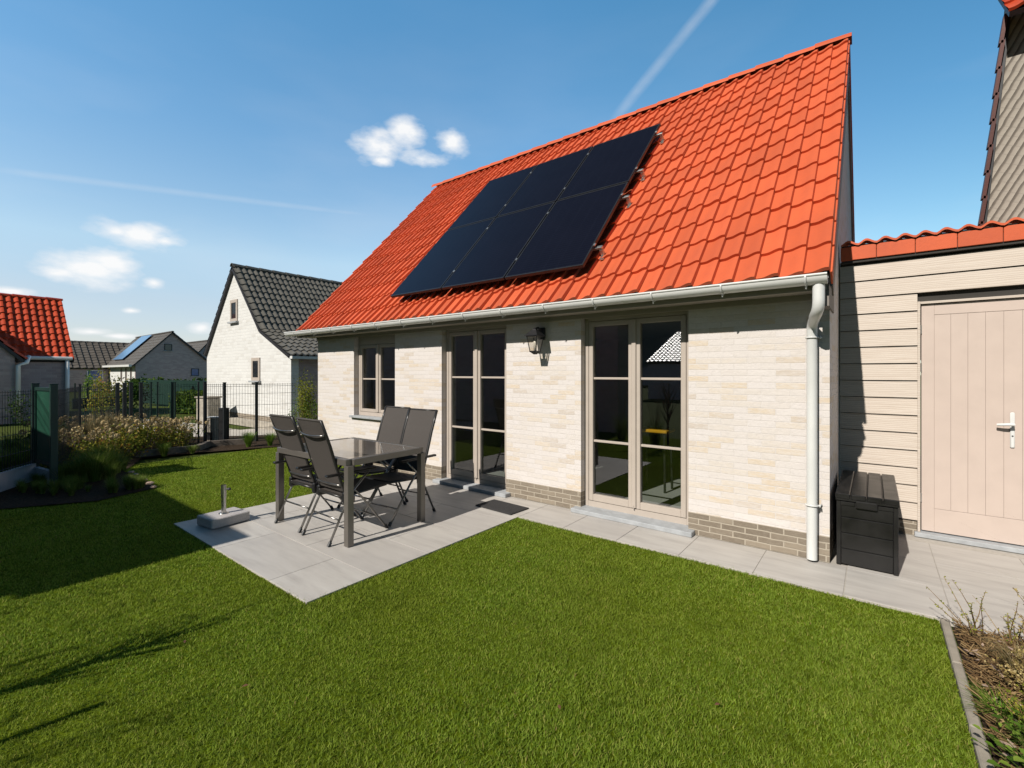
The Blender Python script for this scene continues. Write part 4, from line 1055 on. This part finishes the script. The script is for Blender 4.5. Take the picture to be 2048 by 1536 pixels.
for k_ in range(4):
    r_=random.Random(100+k_)
    e=empty('hydrangea',(0,0,0),'bushy autumn hydrangea with faded tan flower heads in the bed behind the timber edging','plant','faded hydrangeas in the flower bed')
    g,st,cl=shrub_mesh(420,.34,.34,.55,.045,r_)
    for q_ in range(11 if k_%2 else 6):
        hd=MB(); cx,cy,cz=r_.uniform(-.34,.34),r_.uniform(-.34,.34),r_.uniform(.42,.74)
        for i in range(42):
            v=Vector((r_.gauss(0,1),r_.gauss(0,1),r_.gauss(0,1))).normalized()*.045; c=Vector((cx,cy,cz))+v; l=v.cross(Vector((0,0,1))+v*.3).normalized()*.014; w_=v.cross(l).normalized()*.014
            hd.add([c-l,c-w_,c+l,c+w_],[(0,1,2,3)],r_.random())
        st.tube([(cx*.3,cy*.3,0),(cx,cy,cz)],.003,4); hd.build('flower_head',M['hyd_head'],e,smooth='open')
    dress(e,[('foliage',g,M['hyd_leaf']),('stem',st,M['bark'])]); protoH.append(e)
spots=[]
for px,dd in ((130,7.7),(155,7.9),(180,8.1),(205,8.2),(225,8.5),(250,8.6),(272,8.75),(295,8.9),(318,9.0),(340,9.1),(362,9.2),(384,9.35),(142,8.6),(192,8.9),(240,9.3),(285,9.6),(330,9.9),(370,10.2),(215,7.9),(300,8.6),(352,8.85),(118,8.4),(170,9.5),(260,10.2),(135,7.1),(160,7.2),(185,7.3),(212,7.5),(238,7.8),(120,6.9),(262,8.1),(282,8.3)): spots.append((px,dd))
for i,(px,dd) in enumerate(spots):
    e=protoH[i] if i<4 else copy_tree(protoH[i%4])
    p=pos(px+rng.uniform(-5,5),dd); e.location=(p[0],p[1],0); e.rotation_euler=(0,0,rng.uniform(0,6.28)); s_=rng.uniform(.8,1.08)*(.9 if dd<8.3 else 1)*(.82 if px>300 else 1); e.scale=(s_,s_,s_)
# upright tan grasses in bed
protoT=[]
for k_ in range(2):
    e=empty('dry_grass',(0,0,0),'upright tan dry grass clump rising out of the flower bed','grass clump','dry grass clumps in the flower bed')
    g=tuft_mesh(260,.85,.16,.006,random.Random(k_+5),.05)
    dress(e,[('blades',g,M['dry_tuft'])]); protoT.append(e)
for i,(px,dd) in enumerate(((195,7.9),(207,8.4),(222,8.3),(172,8.0),(325,9.3),(140,7.4))):
    e=protoT[i] if i<2 else copy_tree(protoT[i%2]); p=pos(px,dd); e.location=(p[0],p[1],0); e.scale=(1,1,.95 if i<4 else .8)
# big green tufts at bed front
protoG=[]
for k_ in range(2):
    e=empty('ornamental_grass',(0,0,0),'arching green ornamental grass at the front of the shaded bed by the green gate','grass clump','green ornamental grasses by the gate')
    g=tuft_mesh(520,.78,.34,.004,random.Random(k_+15),.32); dress(e,[('blades',g,M['tuft'])]); protoG.append(e)
gl=[(212,6.55,.72),(190,6.4,.8),(232,6.9,.62),(170,6.35,.7),(205,6.9,.75),(150,6.3,.55),(222,6.4,.5),(246,7.1,.42),(180,6.8,.7),(130,6.3,.5),(118,6.2,.5),(40,6.9,.7),(10,6.9,.7),(60,7.6,.8),(90,7.4,.7),(25,8.0,.9)]
for q_ in range(34):
    t_=rng.random(); gl.append((rng.uniform(40,285),0,rng.uniform(.16,.34)))
for i,(px,dd,s_) in enumerate(gl):
    if dd==0:
        for _ in range(50):
            dd=rng.uniform(5.6,7.2); xx,yy_=pos(px,dd)
            if yy_<1.8 and yy_>.62 and xx<-7.4 and xx>-9.1: break
    e=protoG[i] if i<2 else copy_tree(protoG[i%2]); p=pos(px,dd); e.location=(p[0],p[1],0); e.rotation_euler=(0,0,i*1.3); e.scale=(s_,s_,s_)
def one_shrub(name,label,px,dd,n,rx,h,leaf,mat,seed,cat='shrub',xy=None,clumps=9):
    e=empty(name,(*(xy or pos(px,dd)),0),label,cat); g,st,cl=shrub_mesh(n,rx,rx,h,leaf,random.Random(seed),clumps=clumps); dress(e,[('foliage',g,mat),('stem',st,M['bark'])]); return e
def one_tuft(label,px,dd,n,h,sp_,mat,seed,wd=.004,droop=.3,xy=None,name='grass_tuft'):
    e=empty(name,(*(xy or pos(px,dd)),0),label,'grass clump'); dress(e,[('blades',tuft_mesh(n,h,sp_,wd,random.Random(seed),droop),mat)]); return e
one_tuft('fine green grass tuft at the lawn edge, before the white house fence',497,9.35,520,.42,.17,M['leaf_bright'],61)
one_tuft('fine green grass tuft at the lawn edge, half hidden by the farthest chair',540,9.5,420,.36,.15,M['leaf_bright'],62)
one_tuft('small green tuft against the timber edging, left of the black bollard',385,8.6,300,.22,.13,M['tuft'],63)
one_tuft('mid green tuft at the corner of the timber edging and the lawn',328,8.3,420,.34,.16,M['tuft'],64)
one_shrub('climbing_shrub','tall yellow green shrub at the far corner of the cream brick house',612,10.9,2600,.27,1.32,.035,M['leaf_yellow'],65,clumps=16)
one_shrub('leafy_shrub','loose pale green shrub between the white house and the tall corner shrub',587,10.9,420,.26,.85,.03,M['leaf_bright'],66)
one_shrub('leafy_shrub','bushy olive green shrub low against the corner of the house, under the taller one',628,10.4,1200,.22,.8,.035,M['leaf'],67)
one_shrub('round_shrub','yellow brown bush on the far lawn behind the fence, left of the grey gable house',205,14.5,900,.55,1.35,.07,M['hyd_leaf'],68)
one_shrub('round_shrub','dark bush before the white lit wall of the grey gable house',262,19,900,.8,1.15,.09,M['hedge'],69)
one_shrub('round_shrub','small bright green bush beside the long brown roofed house',178,26,300,.35,1.45,.1,M['leaf_bright'],70)
one_shrub('dark_shrub','very dark bush against the wall of the red roofed house behind the gate',52,13,600,.4,.9,.06,M['hedge'],71)
one_shrub('dark_shrub','dark low bush behind the green gate, in the shade',95,8.4,700,.4,.55,.05,M['hedge'],72)
# stones and chips on the bed near lawn
for i,(px,py_) in enumerate(((272,950),(288,962),(300,968),(262,946),(280,972),(306,975))):
    dd=1386.6/(py_-745.7); p=pos(px,dd); s_=rng.uniform(.025,.05)
    g=MB(); r_=random.Random(i); vs=[]
    for a in range(6):
        for b2_ in range(3):
            t=a/6*6.28; zz=(.0,.5,.85)[b2_]; rr=(1,.95,.5)[b2_]*r_.uniform(.75,1.1); vs.append((p[0]+math.cos(t)*rr*s_*1.3,p[1]+math.sin(t)*rr*s_,.006+zz*s_*.6))
    fs=[(a*3+k_,((a+1)%6)*3+k_,((a+1)%6)*3+k_+1,a*3+k_+1) for a in range(6) for k_ in range(2)]+[tuple(a*3+2 for a in range(6))]
    g.add(vs,fs); o=g.build('rock',M['chip']); c0=Vector((p[0],p[1],0)); o.data.transform(Matrix.Translation(-c0)); o.location=c0
    tag(o,'small pale brown rock on the bark at the tip of the bed beside the lawn','rock','small rocks at the tip of the bed')
# fallen leaves on lawn
for (x,y) in ((-2.2,2.9),(-.55,2.2),(-2.35,.95),(-1.1,1.75),(-3.0,.9),(-.2,1.6),(-6.4,2.9)):
    g=MB(); a=rng.uniform(0,6.28); s_=.016; cx,sx=math.cos(a)*s_,math.sin(a)*s_
    g.add([(-cx,-sx,0),(sx*.5,-cx*.5,.004),(cx,sx,.002),(-sx*.5,cx*.5,.005)],[(0,1,2,3)],.5); o=g.build('fallen_leaf',M['dry_leaf'],None,smooth='open'); o.location=(x,y,.013)
    tag(o,'small curled brown leaf lying on the lawn','leaf','fallen leaves on the lawn')

# right bed: twigs, chips, ground cover, plants
r_=random.Random(77)
g=MB()
for i in range(7500):
    x=r_.uniform(.39,1.15); y=r_.uniform(2.2,3.77); a=r_.uniform(0,6.28); l=r_.uniform(.015,.07); z=r_.uniform(.0,.03)
    d=Vector((math.cos(a),math.sin(a),r_.uniform(-.2,.5)))*l; g.obox((x,y,z),Vector((x,y,z))+d,r_.uniform(.0015,.006)*(2 if i%9==0 else 1),.0025,r=r_.random())
o=g.build('bark_litter',M['twig']); tag(o,'brown twigs and bark litter covering the bed beside the concrete kerb','bark litter'); o['kind']='stuff'
g=MB()
for i in range(150):
    x=r_.uniform(.40,1.0); y=r_.uniform(2.4,3.7); a=r_.uniform(0,6.28); l=r_.uniform(.012,.03); z=r_.uniform(.012,.035)
    cx,sx=math.cos(a)*l,math.sin(a)*l; g.add([(x-cx,y-sx,z),(x+sx*.5,y-cx*.5,z+.004),(x+cx,y+sx,z+.01),(x-sx*.5,y+cx*.5,z+.003)],[(0,1,2,3)],.5)
o=g.build('pale_chips',M['chip'],None,smooth='open'); tag(o,'pale wood chips scattered over the bed beside the kerb','wood chips'); o['kind']='stuff'
def twiggy(label,x,y,n,h,sp_,seed,mat=M['twig'],leafm=None,nl=0,ls=.012,name='dry_shrub'):
    e=empty(name,(x,y,0),label,'shrub'); r=random.Random(seed); g=MB(); lf=MB()
    for i in range(n):
        a=r.uniform(0,6.28); p=Vector((math.cos(a),math.sin(a),0))*r.uniform(0,.3)*sp_; d=Vector((math.cos(a)*.5+r.gauss(0,.25),math.sin(a)*.5+r.gauss(0,.25),1)).normalized(); hh=h*r.uniform(.5,1.1)
        pts=[p]; 
        for k_ in range(4):
            d=(d+Vector((r.gauss(0,.18),r.gauss(0,.18),r.gauss(0,.08)))).normalized(); pts.append(pts[-1]+d*hh/4*(1 if sp_<.3 else 1.0))
        g.tube(pts,[.0028,.0024,.002,.0015,.001],4,r=r.random())
        for q_ in range(nl):
            k_=r.randrange(1,4); c=pts[k_].lerp(pts[k_+1],r.random()); l=Vector((r.gauss(0,1),r.gauss(0,1),r.gauss(0,1)+.4)).normalized()*ls*r.uniform(.7,1.4); w_=l.cross(Vector((r.gauss(0,1),r.gauss(0,1),1))).normalized()*ls*.35
            lf.add([c,c+l*.5+w_,c+l,c+l*.5-w_],[(0,1,2,3)],r.random())
    g.build('stem',mat,e,smooth='open')
    if nl: lf.build('foliage',leafm or M['leaf_yellow'],e,smooth='open')
    return e
twiggy('spindly shrub with sparse yellow leaves at the far corner of the right bed',.455,3.66,9,.30,.1,81,nl=16)
twiggy('thin upright shrub with yellow leaves, right of the spindly one on the paving edge',.60,3.66,8,.27,.08,82,nl=14)
twiggy('bare reddish twig cluster at the edge of the right bed and the paving',.66,3.5,16,.20,.12,83,nl=5,leafm=M['hyd_leaf'])
twiggy('dense brown dried shrub in the middle of the right bed',.66,3.15,220,.20,.42,84,nl=34,leafm=M['ochre_leaf'],ls=.011)
twiggy('dense tan dried shrub close to the right edge of the picture',.80,3.35,200,.30,.38,85,nl=34,leafm=M['ochre_leaf'],ls=.012)
twiggy('brown dried shrub behind the broad leaved plant',.62,2.85,170,.18,.35,86,nl=30,leafm=M['leaf_yellow'],ls=.010)
twiggy('tall dry yellow brown stems at the right edge of the picture',.86,3.55,46,.42,.2,87,nl=34,leafm=M['ochre_leaf'],ls=.013)
one_tuft('bright green grass tuft leaning over the concrete kerb',0,0,110,.11,.16,M['leaf_bright'],88,.003,.45,xy=(.44,2.90))
one_tuft('second low grass tuft among the dried shrubs, farther from the kerb',0,0,90,.13,.13,M['tuft'],89,.003,.4,xy=(.56,2.80))
e=one_tuft('long arching thin grass reaching over the paving from the right edge',0,0,70,.95,.62,M['dry_tuft'],90,.0018,.32,xy=(1.12,3.5),name='arching_grass')
bp_=empty('broad_leaf_plant',(.56,2.50,0),'broad leaved bright green plant at the lower right corner, over the kerb','plant')
g=MB(); r=random.Random(91); st=MB()
for i in range(190):
    a=r.uniform(0,6.28); rr=r.uniform(.02,.24); z=r.uniform(.03,.14); c=Vector((math.cos(a)*rr,math.sin(a)*rr,z)); d=Vector((math.cos(a+r.gauss(0,.6)),math.sin(a+r.gauss(0,.6)),r.uniform(-.2,.35))).normalized(); l=r.uniform(.022,.042)
    sd=d.cross(Vector((0,0,1))).normalized()*l*.38; up=Vector((0,0,l*.12)); q_=[c,c+d*l*.35+sd+up,c+d*l*.75+sd*.75+up,c+d*l,c+d*l*.75-sd*.75+up,c+d*l*.35-sd+up,c+d*l*.5]
    g.add(q_,[(0,1,6),(1,2,6),(2,3,6),(3,4,6),(4,5,6),(5,0,6)],r.random()); st.tube([(c.x*.3,c.y*.3,0),tuple(c)],.0015,4)
g.build('foliage',M['leaf_bright'],bp_,smooth='open'); st.build('stem',M['leaf'],bp_,smooth='open')
# plumed grass and a sapling beside the camera: their shadows / reflections
def plume_grass(label,x,y,h,n,seed):
    e=empty('plume_grass',(x,y,0),label,'grass clump'); g=tuft_mesh(n,h*.8,.45,.004,random.Random(seed),.45); g.build('blades',M['tuft'],e,smooth='open')
    r=random.Random(seed+1); pm=MB(); st=MB()
    for i in range(16):
        a=r.uniform(0,6.28); o_=r.uniform(.1,.45); top=Vector((math.cos(a)*o_,math.sin(a)*o_,h*r.uniform(.85,1.15))); st.tube([(0,0,0),(top.x*.4,top.y*.4,top.z*.6),top],.0025,4)
        for k_ in range(60):
            t=r.random(); c=top+Vector((math.cos(a)*.08*t,math.sin(a)*.08*t,.16*t-.1*t*t)); l=Vector((r.gauss(0,1),r.gauss(0,1),r.gauss(0,1))).normalized()*.022*(1.2-t); w_=l.cross(Vector((0,0,1))).normalized()*.003
            pm.add([c-w_,c+l,c+w_],[(0,1,2)],r.random())
    st.build('stem',M['dry_tuft'],e,smooth='open'); pm.build('plume',M['plume'],e,smooth='open'); return e
plume_grass('plumed grass in the near bed left of the camera, out of frame',-3.65,-.55,1.15,260,201)
plume_grass('second plumed grass farther along the near bed, out of frame',-4.5,-.75,1.2,260,203)
plume_grass('plumed grass behind the camera, seen in the right french door',-2.9,-1.0,1.2,260,205)
sg=empty('sapling',(-3.33,-.40,0),'thin leafless sapling out of frame whose shadow crosses the lawn','tree')
g=MB(); g.tube([(0,0,0),(0,.01,.7),(.02,.0,1.28)],[.022,.019,.012],6); g.build('trunk',M['bark'],sg)
g=MB(); r=random.Random(33)
for i in range(26):
    a=r.uniform(0,6.28); z=r.uniform(.4,1.1); l=r.uniform(.22,.48); d=Vector((math.cos(a)*.45,math.sin(a)*.45,.9))*l; g.tube([(0,0,z),Vector((0,0,z))+d*.5+Vector((0,0,-.02)),Vector((0,0,z))+d],[.011,.009,.004],5)
g.build('crown',M['bark'],sg)

stk=empty('garden_stake',(-2.93,-.72,0),'upright timber stake out of frame whose straight shadow lies on the near lawn','stake')
g=MB(); g.cbox(-.018,.018,-.018,.018,0,1.0,.003); g.build('shaft',M['sleeper'],stk)
one_tuft('tan dry grass clump in the middle of the right bed, leaning to the kerb',0,0,170,.26,.16,M['dry_tuft'],191,.0028,.4,xy=(.56,3.28))
one_tuft('yellow brown dry grass clump nearest the right edge of the picture',0,0,200,.30,.18,M['dry_tuft'],192,.0028,.4,xy=(.74,3.12))
one_tuft('low olive grass clump between the dried shrubs and the broad leaved plant',0,0,170,.15,.16,M['tuft'],193,.003,.5,xy=(.55,2.68))
one_shrub('ground_cover','small green leafed ground cover beneath the dried shrubs by the kerb',0,0,260,.13,.10,.016,M['leaf_bright'],194,cat='plant',xy=(.50,2.78),clumps=5)
# ================================================================== WORLD
SUN=Vector((-.125,-1,.82)).normalized()
EL=math.asin(SUN.z); AZ=math.atan2(SUN.x,SUN.y)
wd=bpy.data.worlds.new('World'); SC.world=wd; wd.use_nodes=True; nt=wd.node_tree; bg=nt.nodes['Background']
sky=nt.nodes.new('ShaderNodeTexSky'); sky.sky_type='NISHITA'; sky.sun_disc=False; sky.sun_elevation=EL; sky.sun_rotation=AZ; sky.air_density=1.0; sky.dust_density=.15; sky.ozone_density=1.0; sky.altitude=0
tc=nt.nodes.new('ShaderNodeTexCoord'); sp=nt.nodes.new('ShaderNodeSeparateXYZ'); L(nt,tc.outputs['Generated'],sp.inputs[0])
az=math_(nt,'ARCTAN2',math_(nt,'MULTIPLY',sp.outputs[0],-1),sp.outputs[1])   # azimuth from +Y, counter-clockwise
el=math_(nt,'ARCSINE',sp.outputs[2])
nz=nt.nodes.new('ShaderNodeTexNoise'); nz.inputs['Scale'].default_value=9; nz.inputs['Detail'].default_value=7; nz.inputs['Roughness'].default_value=.58
mp=nt.nodes.new('ShaderNodeMapping'); mp.inputs['Scale'].default_value=(1,1,2.2); L(nt,tc.outputs['Generated'],mp.inputs[0]); L(nt,mp.outputs[0],nz.inputs['Vector']); nzo=nz.outputs[0]
nz2=nt.nodes.new('ShaderNodeTexNoise'); nz2.inputs['Scale'].default_value=26; nz2.inputs['Detail'].default_value=6; L(nt,mp.outputs[0],nz2.inputs['Vector'])
def angle(px,py):
    u=(px-1024)/924.39; v=(745.7-py)/924.39; return (math.radians(38)-math.atan(u), math.atan2(v,math.hypot(1,u)), math.hypot(1,u))
def blob(px,py,sx,sy,strength=1.):
    a,e_,hh=angle(px,py); wa=sx/924.39/(hh*hh); we=sy/924.39/hh*1.0
    dx=math_(nt,'DIVIDE',math_(nt,'SUBTRACT',az,a),wa); dy=math_(nt,'DIVIDE',math_(nt,'SUBTRACT',el,e_),we)
    r2=math_(nt,'ADD',math_(nt,'MULTIPLY',dx,dx),math_(nt,'MULTIPLY',dy,dy))
    r=math_(nt,'SQRT',r2)
    return math_(nt,'MULTIPLY',math_(nt,'SUBTRACT',1.0,r),strength)
blobs=[(752,292,62,34),(815,266,45,30),(905,283,42,32),(845,318,60,18),(765,322,30,14),(278,472,108,30),(235,464,50,20),(330,482,50,16),(185,540,125,42),(225,528,72,42),(120,546,62,22),(308,566,34,15),(25,582,62,16),(262,621,26,8),(402,657,34,15),(180,664,60,10),(235,672,50,8)]
acc=None
for b_ in blobs:
    v=blob(*b_); acc=v if acc is None else math_(nt,'MAXIMUM',acc,v)
det=math_(nt,'ADD',math_(nt,'MULTIPLY',math_(nt,'SUBTRACT',nzo,.5),2.2),math_(nt,'MULTIPLY',math_(nt,'SUBTRACT',nz2.outputs[0],.5),1.5))
cm=ramp_f(nt,math_(nt,'ADD',acc,math_(nt,'MULTIPLY',det,.75)),.0,.85)
cm=math_(nt,'MULTIPLY',cm,ramp_f(nt,acc,-.35,.15))
# contrails: great-circle like lines in azimuth / elevation
def trail(p0,p1,w_,st):
    a0,e0,_=angle(*p0);a1,e1,_=angle(*p1); dx,dy=a1-a0,e1-e0; ln=math.hypot(dx,dy); nx,ny=-dy/ln,dx/ln
    am,em,_=angle((p0[0]+p1[0])/2,(p0[1]+p1[1])/2); sag=(am-(a0+a1)/2)*nx+(em-(e0+e1)/2)*ny
    t=math_(nt,'ADD',math_(nt,'MULTIPLY',math_(nt,'SUBTRACT',az,a0),dx/ln/ln),math_(nt,'MULTIPLY',math_(nt,'SUBTRACT',el,e0),dy/ln/ln))
    off=math_(nt,'ADD',math_(nt,'MULTIPLY',math_(nt,'SUBTRACT',az,a0),nx),math_(nt,'MULTIPLY',math_(nt,'SUBTRACT',el,e0),ny))
    bow=math_(nt,'MULTIPLY',math_(nt,'MULTIPLY',t,math_(nt,'SUBTRACT',1,t)),4*sag)
    dd=math_(nt,'ABSOLUTE',math_(nt,'SUBTRACT',off,bow)); m_=ramp_f(nt,dd,w_/924.39,w_*.2/924.39)
    ends=math_(nt,'MULTIPLY',ramp_f(nt,t,-.02,.06),ramp_f(nt,t,1.05,.8)); return math_(nt,'MULTIPLY',math_(nt,'MULTIPLY',m_,ends),math_(nt,'MULTIPLY',st,math_(nt,'ADD',.4,nz2.outputs[0])))
tr=math_(nt,'ADD',trail((1440,-20),(1215,255),12,.25),trail((-20,338),(820,440),6,.16))
nz3=nt.nodes.new('ShaderNodeTexNoise'); nz3.inputs['Scale'].default_value=2.6; nz3.inputs['Detail'].default_value=5
mp3=nt.nodes.new('ShaderNodeMapping'); mp3.inputs['Scale'].default_value=(1,1,3.5); L(nt,tc.outputs['Generated'],mp3.inputs[0]); L(nt,mp3.outputs[0],nz3.inputs['Vector'])
cir=math_(nt,'MULTIPLY',ramp_f(nt,nz3.outputs[0],.45,.75),math_(nt,'MULTIPLY',ramp_f(nt,el,.75,.05),.22))
mask=math_(nt,'MAXIMUM',math_(nt,'MULTIPLY',cm,.95),math_(nt,'MAXIMUM',tr,cir))
CLOUD=8.2
cs_=ramp(nt,math_(nt,'ADD',math_(nt,'MULTIPLY',nzo,.6),math_(nt,'MULTIPLY',acc,.4)),[(.2,(.80*CLOUD/10,.84*CLOUD/10,.90*CLOUD/10)),(.6,(CLOUD/10,CLOUD/10,CLOUD/10))])
sc_=nt.nodes.new('ShaderNodeVectorMath'); sc_.operation='SCALE'; sc_.inputs[3].default_value=12; L(nt,cs_,sc_.inputs[0])
# sky grade: white haze low, deep blue higher, dimmed overhead and sunward to cut fill
def vmul(a,b_):
    m_=nt.nodes.new('ShaderNodeVectorMath'); m_.operation='MULTIPLY'; L(nt,a,m_.inputs[0]); L(nt,b_,m_.inputs[1]); return m_.outputs[0]
def vscale(a,f_):
    m_=nt.nodes.new('ShaderNodeVectorMath'); m_.operation='SCALE'; L(nt,a,m_.inputs[0]); L(nt,f_,m_.inputs[3]); return m_.outputs[0]
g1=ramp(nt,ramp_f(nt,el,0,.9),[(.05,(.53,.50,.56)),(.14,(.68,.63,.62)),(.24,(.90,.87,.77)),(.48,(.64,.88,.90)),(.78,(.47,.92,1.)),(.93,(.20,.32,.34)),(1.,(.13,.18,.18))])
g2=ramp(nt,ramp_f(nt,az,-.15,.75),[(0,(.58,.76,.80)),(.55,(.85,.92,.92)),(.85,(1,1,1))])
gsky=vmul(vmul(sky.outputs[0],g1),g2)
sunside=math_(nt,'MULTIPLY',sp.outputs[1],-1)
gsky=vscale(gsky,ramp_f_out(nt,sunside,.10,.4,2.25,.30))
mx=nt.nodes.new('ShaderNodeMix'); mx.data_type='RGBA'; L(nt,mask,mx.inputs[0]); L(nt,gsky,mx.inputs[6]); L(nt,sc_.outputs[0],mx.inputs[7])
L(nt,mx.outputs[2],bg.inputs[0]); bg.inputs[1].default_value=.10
sl=bpy.data.lights.new('Sun','SUN'); sl.energy=4.9; sl.angle=rad(.53); sl.color=(1,.95,.87); so=bpy.data.objects.new('Sun',sl); COL.objects.link(so)
so.rotation_euler=SUN.to_track_quat('Z','Y').to_euler()

cam=bpy.data.cameras.new('Camera'); co=bpy.data.objects.new('Camera',cam); COL.objects.link(co); SC.camera=co
co.location=(0,0,1.5); co.rotation_euler=(rad(90),0,rad(38)); cam.sensor_width=36; cam.lens=924.39/2048*36; cam.shift_y=-(768-745.7)/2048
cam.clip_start=.05; cam.clip_end=2000
SC.view_settings.view_transform='Standard'; SC.view_settings.look='None'; SC.view_settings.exposure=0; SC.view_settings.gamma=1
SC.cycles.max_bounces=8; SC.cycles.diffuse_bounces=1; SC.cycles.transparent_max_bounces=12
